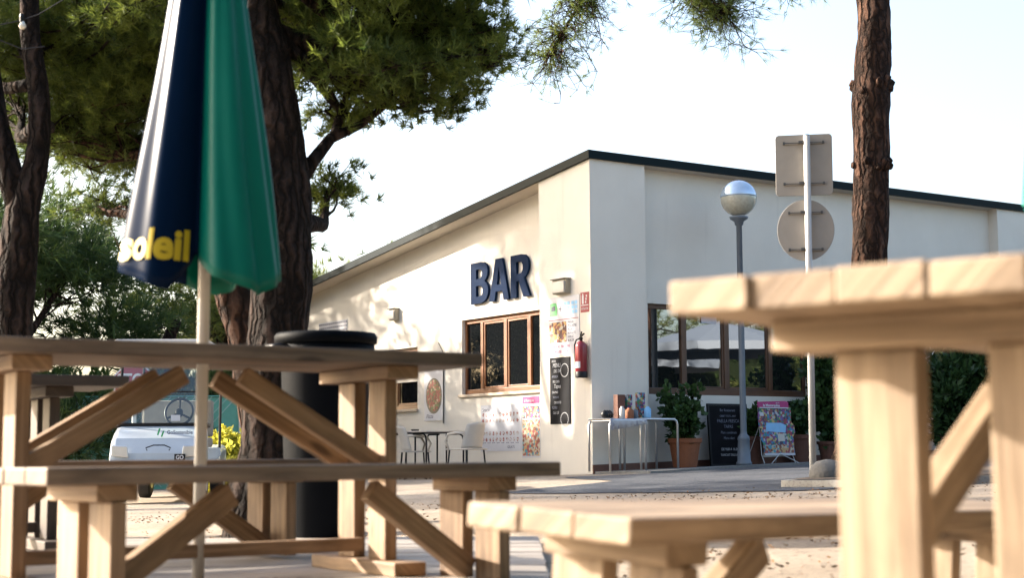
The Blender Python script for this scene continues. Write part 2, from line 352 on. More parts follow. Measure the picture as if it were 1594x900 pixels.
def tag(o, label=None, cat=None, group=None, kind=None):
    if label: o['label'] = label
    if cat: o['category'] = cat
    if group: o['group'] = group
    if kind: o['kind'] = kind
    return o
def empty(name, loc, rz=0, label=None, cat=None, group=None):
    o = bpy.data.objects.new(name, None); col.objects.link(o); o.location = loc; o.rotation_euler = (0, 0, rz); o.empty_display_size = .1
    return tag(o, label, cat, group)
def copy_tree(o, parent=None):
    c = o.copy(); col.objects.link(c)
    c.parent = parent
    for ch in list(o.children): copy_tree(ch, c)
    return c
def place(o, loc, rz): o.location = loc; o.rotation_euler = (0, 0, rz)
def text(name, s, size, m, parent, x, z, y, extr=.001, align='LEFT', sx=1, bold=0, shear=0, rot=0):
    cu = bpy.data.curves.new(name, 'FONT'); cu.body = s; cu.size = size; cu.extrude = extr; cu.offset = bold; cu.align_x = align; cu.shear = shear
    cu.resolution_u = 3
    t = bpy.data.objects.new(name + '_tmp', cu); col.objects.link(t)
    dg = bpy.context.evaluated_depsgraph_get(); me = bpy.data.meshes.new_from_object(t.evaluated_get(dg))
    bpy.data.objects.remove(t)
    T = Matrix.Translation((x, y, z)) @ Matrix.Rotation(R(90), 4, 'X') @ Matrix.Rotation(rot, 4, 'Z') @ Matrix.Diagonal((sx, 1, 1, 1))
    me.transform(T); me.materials.clear(); me.materials.append(m)
    o = bpy.data.objects.new(name, me); col.objects.link(o); o.parent = parent
    return o
def blades(name, pos, dirs, ln, wd, m, per, spread, parent, seed=1, leafy=False, tint=None, jitter=0.02):
    """many needles or leaves around the given tuft points, as one mesh"""
    rs = np.random.RandomState(seed); pos = np.asarray(pos, float); dirs = np.asarray(dirs, float); n = len(pos)
    P = np.repeat(pos, per, 0); D = np.repeat(dirs, per, 0) + rs.randn(n * per, 3) * spread
    D /= np.linalg.norm(D, axis=1, keepdims=True) + 1e-9
    P = P + rs.randn(n * per, 3) * jitter
    L = (ln * (0.7 + .6 * rs.rand(n * per)))[:, None]
    S = np.cross(D, rs.randn(n * per, 3)); S /= np.linalg.norm(S, axis=1, keepdims=True) + 1e-9
    W = (wd * (.7 + .6 * rs.rand(n * per)))[:, None]
    if leafy:
        V = np.stack([P, P + D * L * .45 + S * W, P + D * L, P + D * L * .45 - S * W], 1).reshape(-1, 3); k = 4
    else:
        V = np.stack([P - S * W * .5, P + S * W * .5, P + D * L], 1).reshape(-1, 3); k = 3
    nf = n * per; me = bpy.data.meshes.new(name)
    me.vertices.add(len(V)); me.vertices.foreach_set('co', V.ravel())
    me.loops.add(nf * k); me.loops.foreach_set('vertex_index', np.arange(nf * k, dtype=np.int32))
    me.polygons.add(nf); me.polygons.foreach_set('loop_start', np.arange(0, nf * k, k, dtype=np.int32))
    me.materials.append(m)
    if tint is None: tint = rs.rand(n)
    tt = np.repeat(np.clip(np.repeat(tint, per) + rs.randn(nf) * .12, 0, 1), k)
    at_ = me.attributes.new('tint', 'FLOAT', 'POINT'); at_.data.foreach_set('value', tt.astype(np.float32))
    me.update(calc_edges=True)
    o = bpy.data.objects.new(name, me); col.objects.link(o)
    if parent: o.parent = parent
    return o
def curve_pts(a, b, n, sag=0.0, wob=0.0, seed=0):
    r = random.Random(seed); a = Vector(a); b = Vector(b); L = (b - a).length; out = []
    w1 = Vector((r.uniform(-1, 1), r.uniform(-1, 1), r.uniform(-1, 1))) * wob * L
    w2 = Vector((r.uniform(-1, 1), r.uniform(-1, 1), r.uniform(-1, 1))) * wob * L * .5
    for i in range(n + 1):
        t = i / n; p = a.lerp(b, t) + w1 * math.sin(math.pi * t) + w2 * math.sin(2 * math.pi * t)
        p.z -= sag * L * 4 * t * (1 - t); out.append(p)
    return out
def pine_tree(label, trunk_path, trunk_r, lobes, seed, bark='bark', needle='needle', nl=.11, nw=.005, per=26, limb_r=.06, twigs=26, group=None, nseg=26, name='pine_tree', clump=16, cs=.22, spread=.55, extra=None, jit=.02):
    """lobes: (x,y,z, rx,ry,rz, tufts, start_index_fraction)"""
    r = random.Random(seed); rs = np.random.RandomState(seed)
    base = Vector(trunk_path[0]); root = empty(name, base, 0, label, 'tree', group)
    tp = [Vector(p) - base for p in trunk_path]
    # smooth trunk
    pts = []; rad = []
    for i in range(len(tp) - 1):
        k = max(3, int((tp[i + 1] - tp[i]).length / .08))
        for j in range(k):
            t = j / k
            p0 = tp[max(i - 1, 0)]; p1 = tp[i]; p2 = tp[i + 1]; p3 = tp[min(i + 2, len(tp) - 1)]
            pts.append(.5 * ((2 * p1) + (p2 - p0) * t + (2 * p0 - 5 * p1 + 4 * p2 - p3) * t * t + (3 * p1 - p0 - 3 * p2 + p3) * t ** 3))
            rad.append(trunk_r[i] * (1 - t) + trunk_r[i + 1] * t)
    pts.append(tp[-1]); rad.append(trunk_r[-1])
    mb = MB(); mb.tube(pts, rad, nseg, True, noise=.16, ns=7.0)
    mb.build('trunk', M[bark], root, smooth=True)
    lb = MB(); P = []; D = []; T = []
    for li, (x, y, z, rx, ry, rz, nt_, fr) in enumerate(lobes):
        c = Vector((x, y, z)) - base; s = pts[int(fr * (len(pts) - 1))]; s2 = s
        path = curve_pts(s, c, 10, sag=.05, wob=.08, seed=seed * 31 + li)
        r0 = min(limb_r, rad[int(fr * (len(pts) - 1))] * .7)
        lb.tube(path, [r0 * (1 - .75 * i / 10) for i in range(11)], 9, True, noise=.15)
        ncl = max(3, nt_ // clump); tl = []
        for q in range(ncl):
            v = rs.randn(3); v /= np.linalg.norm(v); v = v * (rs.rand() ** .4); v[2] = v[2] * .75 + .12
            cc = np.array([c.x + v[0] * rx, c.y + v[1] * ry, c.z + v[2] * rz])
            tn = rs.rand(); k = clump
            o = rs.randn(k, 3) * cs * np.array([1, 1, .6]) * (.6 + .8 * rs.rand()); pp = cc + o
            dd = o * 1.5 + (cc - np.array(c)) * .7 / max(rx, .1) + np.array([0, 0, .35]) + rs.randn(k, 3) * .2
            dd /= np.linalg.norm(dd, axis=1, keepdims=True) + 1e-9
            P.append(pp); D.append(dd); T.append(np.clip(tn * .7 + .15 + rs.randn(k) * .12, 0, 1)); tl.append((Vector(cc), pp))
        r.shuffle(tl)
        for q, (cc, pp) in enumerate(tl[:twigs]):
            st = path[r.randint(5, 10)]; tw = curve_pts(st, cc, 5, sag=.05, wob=.1, seed=q + li * 77 + seed)
            lb.tube(tw, [r0 * .22 * (1 - .7 * i / 5) for i in range(6)], 5, False)
            for kk in range(min(7, len(pp))):
                lb.tube(curve_pts(cc, Vector(pp[kk]), 2, wob=.1, seed=kk), [.006, .004, .003], 4, False)
    if lb.v: lb.build('branches', M[bark], root, smooth=True)
    if P:
        blades('crown', np.concatenate(P), np.concatenate(D), nl, nw, M[needle], per, spread, root, seed, tint=np.concatenate(T), jitter=jit)
    return root

# ------------------------------------------------------------------ THE SETTING
def sheet(name, xs, ys, m, dz=0.0, inside=None, zf=ground_z, label=None):
    mb = MB(); nx, ny = len(xs), len(ys)
    for y in ys:
        for x in xs: mb.v.append((x, y, zf(x, y) + dz))
    for j in range(ny - 1):
        for i in range(nx - 1):
            if inside and not inside((xs[i] + xs[i + 1]) / 2, (ys[j] + ys[j + 1]) / 2): continue
            a = j * nx + i; mb.face((a, a + 1, a + nx + 1, a + nx))
    return tag(mb.build(name, m, smooth=True), kind='structure')
xs = [-900, -300, -100, -50, -30] + list(np.arange(-20, 30.1, .5)) + [40, 60, 120, 300, 900]
ys = [-300, -60, -20, -8] + list(np.arange(-4, 34.1, .5)) + [40, 60, 120, 400, 1500]
sheet('ground', xs, ys, M['sand'])
# asphalt road as a polygon with a ragged edge, draped on the ground
def draped(name, poly, m, dz, step=.35, rag=.12, kind='structure', thick=0):
    pts = []
    n = len(poly)
    for i in range(n):
        a = Vector(poly[i]); b = Vector(poly[(i + 1) % n]); k = max(1, int((b - a).length / step))
        for j in range(k):
            p = a.lerp(b, j / k); pts.append(Vector((p.x + rnd.uniform(-rag, rag), p.y + rnd.uniform(-rag, rag))))
    bm = bmesh.new()
    x0 = min(p.x for p in pts); x1 = max(p.x for p in pts); y0 = min(p.y for p in pts); y1 = max(p.y for p in pts)
    vs_ = [bm.verts.new((p.x, p.y, 0)) for p in pts]; f = bm.faces.new(vs_)
    bmesh.ops.triangulate(bm, faces=[f])
    for k in np.arange(math.ceil(x0), x1, 1.0): bmesh.ops.bisect_plane(bm, geom=bm.verts[:] + bm.edges[:] + bm.faces[:], plane_co=(k, 0, 0), plane_no=(1, 0, 0))
    for k in np.arange(math.ceil(y0), y1, .5): bmesh.ops.bisect_plane(bm, geom=bm.verts[:] + bm.edges[:] + bm.faces[:], plane_co=(0, k, 0), plane_no=(0, 1, 0))
    if thick:
        r_ = bmesh.ops.extrude_face_region(bm, geom=bm.faces[:])
        up = set(v for v in r_['geom'] if isinstance(v, bmesh.types.BMVert))
        for v in bm.verts: v.co.z = ground_z(v.co.x, v.co.y) + (dz if v in up else -.05)
    else:
        for v in bm.verts: v.co.z = ground_z(v.co.x, v.co.y) + dz
    bmesh.ops.recalc_face_normals(bm, faces=bm.faces)
    if not thick and sum(f.normal.z for f in bm.faces) < 0: bmesh.ops.reverse_faces(bm, faces=bm.faces)
    me = bpy.data.meshes.new(name); bm.to_mesh(me); bm.free(); me.materials.append(m)
    o = bpy.data.objects.new(name, me); col.objects.link(o)
    return tag(o, kind=kind) if kind else o
def FR2(x, y): p = facade('R', x, y); return (p.x, p.y)
draped('road', [FR2(-1.6, -2.6), FR2(-.9, -.6), FR2(-.05, -1.15), FR2(13, -1.15), FR2(22, -1.15), FR2(22, -9.0), (9.5, 12.6), (4.8, 13.8), (2.4, 13.6), (.9, 15.2), (-.2, 16.8)], M['asphalt'], .008, rag=.08)
draped('pavement', [FR2(.15, -1.1), FR2(0.02, .02), FR2(20, .02), FR2(20, -1.1)], M['concrete'], .035, step=3, rag=0, thick=.05)
# traffic island with kerb
isl = [(2.55, 14.9), (3.0, 15.9), (3.6, 16.8), (5.2, 17.0), (6.6, 15.8), (6.6, 13.6), (3.2, 13.6)]
cxm = sum(p[0] for p in isl) / 7; cym = sum(p[1] for p in isl) / 7
draped('kerb', isl, M['concrete'], .07, step=.6, rag=.01, thick=1)
draped('island_soil', [(cxm + (x - cxm) * .95, cym + (y - cym) * .94) for x, y in isl], M['soil'], .078, step=.6, rag=.01)

# wooden deck under the left tables
mb = MB(); y = 3.2
while y < 7.55:
    mb.box(-7.5, .12 + rnd.uniform(-.004, .004), y, y + .117, -.03, rnd.uniform(-.002, .0015), grain=0); y += .123
mb.box(.1, .13, 3.2, 7.55, -.16, -.031, grain=1)
mb.box(-7.5, .1, 7.5, 7.53, -.16, -.031, grain=0)
tag(mb.build('deck', M['decking'], bevel=.003), kind='structure')

# ------------------------------------------------------------------ BUILDING
D_L = .38; D_REC = .20                                      # recess of the plain walls behind the corner pier
ROOF_Z = (on_facade('R', 919, 234.5)[1]); FAS = .115
xl, zl = on_facade('L', 475, 443); SL = (ROOF_Z - zl) / (-xl)           # roof fall per metre along left facade
roofz = lambda x: ROOF_Z + SL * x                # x negative on left facade
bld = empty('bar_building', facade('R', 0, 0, 0), BR, 'low cream stucco bar building with sloping dark green roof edge', 'building')
# local frame = FR axes (x along right facade, y along left facade away from us)
LX = 22.0; LY = 15.0
def wall_cells(mb, u0, u1, holes, top, bottom, mk):
    xs_ = sorted({u0, u1} | {h[0] for h in holes} | {h[1] for h in holes})
    for a, b in zip(xs_[:-1], xs_[1:]):
        hs = sorted([h for h in holes if h[0] <= a + 1e-6 and h[1] >= b - 1e-6], key=lambda h: h[2]); z = bottom
        for h in hs: mk(a, b, z, h[2], False); z = h[3]
        mk(a, b, z, None, True)
def loc_to_L(x): return -x                        # left facade x (negative) -> local y
# openings: left facade
wlx0, wlz1a = on_facade('L', 719, 497, D_L); wlx1, wlz1b = on_facade('L', 843, 484, D_L)
_, wlz0a = on_facade('L', 719, 618, D_L); _, wlz0b = on_facade('L', 843, 604, D_L)
WL = (wlx0, -1.28, (wlz0a + wlz0b) / 2, (wlz1a + wlz1b) / 2)
px0, _ = on_facade('L', 840, 500, 0); PIERL = px0
WL = (wlx0, PIERL + .0, WL[2], WL[3])
w2x0, w2z1 = on_facade('L', 578, 549, D_L); w2x1, w2z1b = on_facade('L', 650, 540, D_L); _, w2z0 = on_facade('L', 648, 637, D_L)
W2 = (w2x0, w2x1, w2z0, (w2z1 + w2z1b) / 2)
w3 = (w2x0 - 3.2, w2x0 - 1.8, w2z0, W2[3])
# right facade
wrx0, wrz1 = on_facade('R', 1008, 472, D_REC); wrx1, wrz0b = on_facade('R', 1258, 619.5, D_REC); _, wrz0 = on_facade('R', 1008, 613, D_REC)
WR = (wrx0, wrx1, (wrz0 + wrz0b) / 2, wrz1)
wsx0, _ = on_facade('R', 1455, 560, D_REC)
PIER2, _ = on_facade('R', 1554, 380, 0)
PIER2L = PIER2
WS = (wsx0, PIER2 - .05, WR[2], WR[3])
PIERR, _ = on_facade('R', 1005, 400, 0)
TH = .28
mb = MB()
def mkR(a, b, z0, z1, top):
    mb.box(a, b, D_REC, D_REC + TH, z0, (ROOF_Z - FAS * .5) if top else z1)
wall_cells(mb, PIERR, PIER2, [WR, WS], None, -.6, mkR)
def mkL(a, b, z0, z1, top):
    y0, y1 = -b, -a
    if not top: mb.box(D_L, D_L + TH, y0, y1, z0, z1); return
    bi = len(mb.v); za = roofz(-y0) - FAS * .5; zb = roofz(-y1) - FAS * .5
    for x in (D_L, D_L + TH):
        mb.v += [(x, y0, z0), (x, y1, z0), (x, y1, zb), (x, y0, za)]
    for q in ((0, 1, 2, 3), (7, 6, 5, 4), (0, 4, 5, 1), (1, 5, 6, 2), (2, 6, 7, 3), (3, 7, 4, 0)): mb.face([bi + k for k in q])
wall_cells(mb, -LY, PIERL, [WL, W2, w3], None, -.6, mkL)
# flush far block of right facade, and hidden back walls
mb.box(PIER2, LX, 0, TH, -.6, ROOF_Z - FAS * .6)
mb.box(LX - TH, LX, TH, LY, -.6, roofz(-LY) - FAS * .6)
mb.box(.3, LX - .3, LY - TH, LY, -.6, roofz(-LY) - FAS * .6)
mb.build('wall', M['stucco'], bld)
mb = MB()   # corner pier
bi = len(mb.v); ya = -PIERL
z0 = -.6; zt = ROOF_Z - FAS * .9; ztb = roofz(PIERL) - FAS * .9
mb.v += [(0, 0, z0), (PIERR, 0, z0), (PIERR, D_REC + TH - .01, z0), (D_L + TH - .01, D_REC + TH, z0), (D_L + TH - .01, ya, z0), (0, ya, z0)]
mb.v += [(0, 0, zt), (PIERR, 0, zt), (PIERR, D_REC + TH - .01, zt), (D_L + TH - .01, D_REC + TH, zt), (D_L + TH - .01, ya, ztb), (0, ya, ztb)]
for k in range(6): mb.face((bi + k, bi + (k + 1) % 6, bi + 6 + (k + 1) % 6, bi + 6 + k))
mb.build('corner_pier', M['stucco'], bld)
# roof slab with soffit and fascia
OV = .0
def slab(name, x0, x1, y0, y1, dz0, dz1, m):
    b_ = MB(); 
    for dz in (dz0, dz1):
        for (x, y) in ((x0, y0), (x1, y0), (x1, y1), (x0, y1)): b_.v.append((x, y, roofz(-y) + dz))
    for q in ((3, 2, 1, 0), (4, 5, 6, 7), (0, 1, 5, 4), (1, 2, 6, 5), (2, 3, 7, 6), (3, 0, 4, 7)): b_.face(q)
    return b_.build(name, m, bld)
slab('roof', -.01, LX + .1, -.01, LY + .1, -.03, -.002, M['roof'])
slab('soffit', .02, LX, .02, LY, -FAS + .012, -.05, M['soffit'])
mbf = MB()
for (x0, x1, y0, y1) in ((-.03, LX + .1, -.05, .0 - .003), ):
    mbf.box(x0, x1, y0, y1, ROOF_Z - FAS, ROOF_Z + .004)
bi = 8
for x in (-.05, -.003):
    mbf.v += [(x, -.052, ROOF_Z - FAS), (x, LY + .1, roofz(-LY - .1) - FAS), (x, LY + .1, roofz(-LY - .1) + .006), (x, -.052, ROOF_Z + .006)]
for q in ((0, 1, 2, 3), (7, 6, 5, 4), (0, 4, 5, 1), (1, 5, 6, 2), (2, 6, 7, 3), (3, 7, 4, 0)): mbf.face([bi + k for k in q])
mbf.build('fascia', M['fascia'], bld)
# plinth
mbp = MB()
def strip(side, xa, xb, yo, h, n=12, out=.015):
    for i in range(n):
        a = xa + (xb - xa) * i / n; b = xa + (xb - xa) * (i + 1) / n
        pa = facade(side, a, yo); pb = facade(side, b, yo); za = ground_z(pa.x, pa.y) + h; zb = ground_z(pb.x, pb.y) + h
        bi = len(mbp.v)
        if side == 'R': L = [(a, yo - out, -.3), (b, yo - out, -.3), (b, yo - out, zb), (a, yo - out, za), (a, yo + .01, -.3), (b, yo + .01, -.3), (b, yo + .01, zb), (a, yo + .01, za)]
        else: L = [(yo - out, -a, -.3), (yo - out, -b, -.3), (yo - out, -b, zb), (yo - out, -a, za), (yo + .01, -a, -.3), (yo + .01, -b, -.3), (yo + .01, -b, zb), (yo + .01, -a, za)]
        mbp.v += L
        for q in ((0, 1, 2, 3), (7, 6, 5, 4), (0, 4, 5, 1), (1, 5, 6, 2), (2, 6, 7, 3), (3, 7, 4, 0)): mbp.face([bi + k for k in q])
strip('R', .0, PIERR, 0, .13); strip('R', PIERR, PIER2, D_REC, .13, 20); strip('R', PIER2, LX, 0, .13)
mbp.build('plinth', M['plinth'], bld)
# windows: parts of the building
def window(side, W, depth, splits, fm, gm, sill=None, cut_right=False, hw=.05, rail=.08):
    x0, x1, z0, z1 = W
    if cut_right: x1 = x1 + .25
    o = empty('window', (0, 0, 0), 0); o.parent = bld
    # build in a local frame: for R: identity; for L: rotate -90deg about z
    if side == 'L': o.rotation_euler = (0, 0, R(-90))
    DR_ = D_L if side == 'L' else D_REC; y = DR_ + depth
    fr = MB()
    fr.box(x0, x1, y, y + .07, z1 - .07, z1 - .002, grain=0); fr.box(x0, x1, y, y + .07, z0 + .002, z0 + rail, grain=0)
    fr.box(x0 + .002, x0 + hw, y, y + .07, z0 + rail, z1 - .07, grain=2)
    if not cut_right: fr.box(x1 - hw, x1 - .002, y, y + .07, z0 + rail, z1 - .07, grain=2)
    edges = [x0 + hw] + splits + [x1 - (0 if cut_right else hw)]
    for s_ in splits: fr.box(s_ - .04, s_ + .04, y - .004, y + .066, z0 + rail, z1 - .07, grain=2)
    fo = fr.build('frame', fm, o, bevel=.006)
    for i in range(len(edges) - 1):
        a = edges[i] + (.04 if i else 0); b = edges[i + 1] - (.04 if i < len(splits) else 0)
        sh = MB(); zz0, zz1 = z0 + rail, z1 - .07; t = .035
        if i in casements(side):
            sh.box(a + .002, b - .002, y + .012, y + .055, zz0 + .002, zz0 + t, grain=0); sh.box(a + .002, b - .002, y + .012, y + .055, zz1 - t, zz1 - .002, grain=0)
            sh.box(a + .002, a + t, y + .012, y + .055, zz0 + t, zz1 - t, grain=2); sh.box(b - t, b - .002, y + .012, y + .055, zz0 + t, zz1 - t, grain=2)
            sh.build('sash', fm, o, bevel=.004)
        p = MB(); p.box(a, b, y + .03, y + .036, zz0, zz1); p.build('pane', gm, o)
    if sill:
        sb = MB(); xe = x1 - (.26 if cut_right else -.03)
        sb.box(x0 - .06, xe, DR_ - sill, y + .05, z0 - .045, z0, grain=0); sb.build('sill', M['sill'], o, bevel=.006)
    return o
def casements(side): return (1, 2) 
def spl(side, us, v): return [on_facade(side, u, v, (D_L if side == 'L' else D_REC) + .08)[0] for u in us]
window('L', WL, .06, spl('L', [752, 789, 826], 560), M['frame'], M['glassL'], sill=.05, cut_right=True)
window('L', W2, .06, [(W2[0] + W2[1]) / 2], M['frame'], M['glassL'], sill=.05)
window('L', w3, .06, [(w3[0] + w3[1]) / 2], M['frame'], M['glassL'], sill=.05)
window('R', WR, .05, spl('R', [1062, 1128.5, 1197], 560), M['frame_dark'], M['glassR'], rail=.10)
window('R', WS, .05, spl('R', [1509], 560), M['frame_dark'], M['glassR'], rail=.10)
# frosted lower screen in second left window (white horizontal bar)
mb = MB(); zb = on_facade('L', 640, 590, D_L)[1]
o = empty('window_bar', (0, 0, 0), R(-90)); o.parent = bld
mb.box(W2[0] + .05, W2[1] - .05, D_L + .04, D_L + .07, zb - .05, zb + .05); mb.build('bar', M['white_met'], o)
# notice sheet taped inside right window
xa, za = on_facade('R', 1096, 492, D_REC); xb, zb2 = on_facade('R', 1120, 504, D_REC)

def fthing(name, side, x, y, z, label, cat, group=None):
    return empty(name, facade(side, x, y, z), ROT[side], label, cat, group)
def fbox(o, name, m, x0, x1, y0, y1, z0, z1, bevel=0, grain=0):
    b = MB(); b.box(x0, x1, y0, y1, z0, z1, grain=grain); return b.build(name, m, o, bevel=bevel)

o = fthing('notice_sheet', 'R', xa, D_REC + .07, zb2, 'white sheet of paper stuck on the glass of the long right window', 'notice')
fbox(o, 'paper', M['paper'], 0, xb - xa, -.004, -.001, 0, za - zb2)

# ------------------------------------------------------------------ BAR letters
LET = {
 'B': ([[(0, 0), (.56, 0), (.74, .03), (.88, .1), (.96, .2), (.98, .3), (.95, .4), (.87, .48), (.77, .53), (.86, .58), (.93, .66), (.95, .75), (.93, .86), (.84, .94), (.72, .985), (.56, 1), (0, 1)],
        [(.30, .17), (.30, .43), (.50, .43), (.60, .41), (.66, .36), (.67, .30), (.66, .24), (.60, .19), (.50, .17)],
        [(.30, .60), (.30, .83), (.48, .83), (.57, .81), (.63, .77), (.64, .715), (.63, .66), (.57, .62), (.48, .60)]]),
 'A': ([[(0, 0), (.30, 0), (.36, .22), (.72, .22), (.78, 0), (1.08, 0), (.72, 1), (.36, 1)], [(.42, .38), (.66, .38), (.54, .80)]]),
 'R': ([[(0, 0), (.30, 0), (.30, .38), (.42, .38), (.66, 0), (1.0, 0), (.70, .44), (.84, .52), (.92, .62), (.94, .71), (.92, .83), (.84, .92), (.72, .98), (.56, 1), (0, 1)],
        [(.30, .55), (.30, .83), (.48, .83), (.57, .81), (.63, .75), (.64, .69), (.63, .63), (.57, .57), (.48, .55)]])}
def poly_letter(name, polys, W, H, m, parent, x, z, y0, th):
    cu = bpy.data.curves.new(name, 'CURVE'); cu.dimensions = '2D'; cu.fill_mode = 'BOTH'; cu.extrude = th / 2
    for p in polys:
        s = cu.splines.new('POLY'); s.points.add(len(p) - 1); s.use_cyclic_u = True
        for i, (a, b) in enumerate(p): s.points[i].co = (a * W, b * H, 0, 1)
    t = bpy.data.objects.new('tmp', cu); col.objects.link(t); dg = bpy.context.evaluated_depsgraph_get()
    me = bpy.data.meshes.new_from_object(t.evaluated_get(dg)); bpy.data.objects.remove(t)
    me.transform(Matrix.Translation((x, y0, z)) @ Matrix.Rotation(R(90), 4, 'X')); me.materials.clear(); me.materials.append(m)
    o = bpy.data.objects.new(name, me); col.objects.link(o); o.parent = parent; return o
bx0, bz1 = on_facade('L', 733, 409, D_L - .05); bx1, bz1b = on_facade('L', 825, 395, D_L - .05)
_, bz0 = on_facade('L', 733, 474, D_L - .05); _, bz0b = on_facade('L', 825, 461, D_L - .05)
H = (bz1 + bz1b - bz0 - bz0b) / 2; Wt = bx1 - bx0
o = fthing('bar_sign', 'L', bx0, D_L, (bz0 + bz0b) / 2, 'large navy cut-out letters BAR fixed above the left window', 'sign')
uw = Wt / 3.22
poly_letter('letter', LET['B'], uw, H, M['bar_navy'], o, 0, 0, -.035, .04)
poly_letter('letter', LET['A'], uw, H, M['bar_navy'], o, uw * 1.03, 0, -.035, .04)
poly_letter('letter', LET['R'], uw, H, M['bar_navy'], o, uw * 2.21, 0, -.035, .04)

# wall lamps
def wall_lamp(side, x, y, z, w_, h, label):
    o = fthing('wall_lamp', side, x, y, z, label, 'lamp', None)
    fbox(o, 'housing', M['beige'], -w_ / 2, w_ / 2, -.09, 0, 0, h, .008)
    fbox(o, 'cover', M['white_pl'], -w_ / 2 + .02, w_ / 2 - .02, -.115, -.09, .015, h - .03, .006)
    fbox(o, 'hood', M['steel_dark'], -w_ / 2 - .008, w_ / 2 + .008, -.125, 0, h, h + .012)
x, z = on_facade('L', 617, 499, D_L); wall_lamp('L', x, D_L, z, .22, .2, 'small beige wall lamp left of the BAR letters')
x, z = on_facade('L', 878, 458, 0); wall_lamp('L', x, 0, z, .34, .21, 'beige wall lamp above the menu posters near the corner')

# food menu poster, extinguisher sign, chalkboard on the pier
def rect(side, u0, u1, v0, v1, y):
    a, z1 = on_facade(side, u0, (v0), y); b, _ = on_facade(side, u1, v0, y); _, z0 = on_facade(side, (u0), v1, y)
    return a, b, z0, z1
a, z1 = on_facade('L', 853, 466, 0); b, z1b = on_facade('L', 902, 457, 0); _, z0 = on_facade('L', 853, 556, 0); _, z0b = on_facade('L', 902, 550, 0)
z1 = (z1 + z1b) / 2; z0 = (z0 + z0b) / 2; Wd = b - a; Hd = z1 - z0
o = fthing('menu_poster', 'L', a, 0, z0, 'white takeaway menu poster with food photo on the corner pier', 'poster')
fbox(o, 'sheet', M['paper'], 0, Wd, -.008, 0, 0, Hd)
fbox(o, 'divider', M['signred'], .02, Wd - .02, -.0095, -.0082, Hd * .60, Hd * .612)
fbox(o, 'food_picture', M['food'], .05 * Wd, .60 * Wd, -.0105, -.0082, Hd * .22, Hd * .57)
g = MB(); g.prism([(.06 * Wd, Hd * .68), (.30 * Wd, Hd * .68), (.32 * Wd, Hd * .80), (.28 * Wd, Hd * .90), (.08 * Wd, Hd * .90), (.05 * Wd, Hd * .80)], -.0105, -.0082); g.build('green_box_picture', M['green_print'], o)
g = MB(); g.prism([(.12 * Wd, Hd * .76), (.26 * Wd, Hd * .77), (.24 * Wd, Hd * .85), (.13 * Wd, Hd * .84)], -.0125, -.0107); g.build('picture_detail', M['ink'], o)
fbox(o, 'plus_mark', M['ink'], .36 * Wd, .46 * Wd, -.0105, -.0082, Hd * .785, Hd * .80); fbox(o, 'plus_mark', M['ink'], .40 * Wd, .42 * Wd, -.0108, -.0084, Hd * .75, Hd * .835)
for k in (.52, .76):
    g = MB()
    for r_ in range(3):
        for c_ in range(2): g.box((k + .1 * c_) * Wd, (k + .085 + .1 * c_) * Wd, -.0105, -.0082, Hd * (.69 + .075 * r_), Hd * (.75 + .075 * r_))
    g.build('blue_ticket_picture', M['blue_print'], o)
for i, s in enumerate(('PAELLA', 'POLLASTRE', 'PIZZA', 'NUGGETS', 'ARROZ', 'BURGER')):
    text('lettering', s, Hd * .062, M['ink'], o, .64 * Wd, Hd * (.53 - .062 * i), -.0085, sx=.8)
text('lettering', 'PER EMPORTAR   PARA LLEVAR', Hd * .07, M['magenta'], o, .05 * Wd, Hd * .125, -.0085, sx=.62)
text('lettering', 'POUR EMPORTER   TO TAKE', Hd * .07, M['magenta'], o, .03 * Wd, Hd * .035, -.0085, sx=.68)
a, z1 = on_facade('L', 904, 456, 0); b, _ = on_facade('L', 917, 454, 0); _, z0 = on_facade('L', 904, 487, 0)
o = fthing('safety_sign', 'L', a, 0, z0, 'small red fire extinguisher sign beside the menu poster', 'sign')
Wd, Hd = b - a, z1 - z0
fbox(o, 'plate', M['signred'], 0, Wd, -.006, 0, 0, Hd)
g = MB(); g.box(Wd * .18, Wd * .38, -.0075, -.0062, Hd * .42, Hd * .85); g.box(Wd * .22, Wd * .34, -.0075, -.0062, Hd * .86, Hd * .93)
for i in range(3): g.box(Wd * (.55 + .05 * i), Wd * (.68 + .05 * i), -.0075, -.0062, Hd * (.45 + .15 * i), Hd * (.56 + .15 * i))
g.build('pictogram', M['paper'], o); fbox(o, 'divider', M['paper'], Wd * .05, Wd * .95, -.0075, -.0062, Hd * .33, Hd * .37)
text('lettering', 'EXTINTOR', Hd * .16, M['paper'], o, Wd * .5, Hd * .12, -.0065, align='CENTER', sx=.75)
a, z1 = on_facade('L', 857, 558, 0); b, _ = on_facade('L', 888, 556, 0); _, z0 = on_facade('L', 857, 661, 0)
Wd, Hd = b - a, z1 - z0
o = fthing('chalkboard', 'L', a, 0, z0, 'tall narrow chalkboard menu hung below the menu poster', 'chalkboard')
fbox(o, 'board', M['slate'], 0, Wd, -.015, 0, 0, Hd, .003)
for i, (s, k, sc) in enumerate((('ESPECIALS', .05, .6), ('MENU', .09, 1.0), ('DEL DIA', .07, .9), ('AMANIDA', .055, .8), ('PEIX I CARN', .055, .7), ('Tapas', .085, 1.1), ('CALAMARS', .05, .8), ('PATATES BRAVES', .05, .5), ('CROQUETES', .05, .8), ('POSTRES', .055, .8), ('Cafe 1,50', .06, .8))):
    text('chalk_writing', s, Hd * k, M['chalk'] if i in (1, 5) else M['chalk_dim'] if i % 2 else M['chalk'], o, Wd * (.1 + .05 * (i % 3)), Hd * (.93 - .078 * i), -.0152, sx=sc * .8, shear=.15)
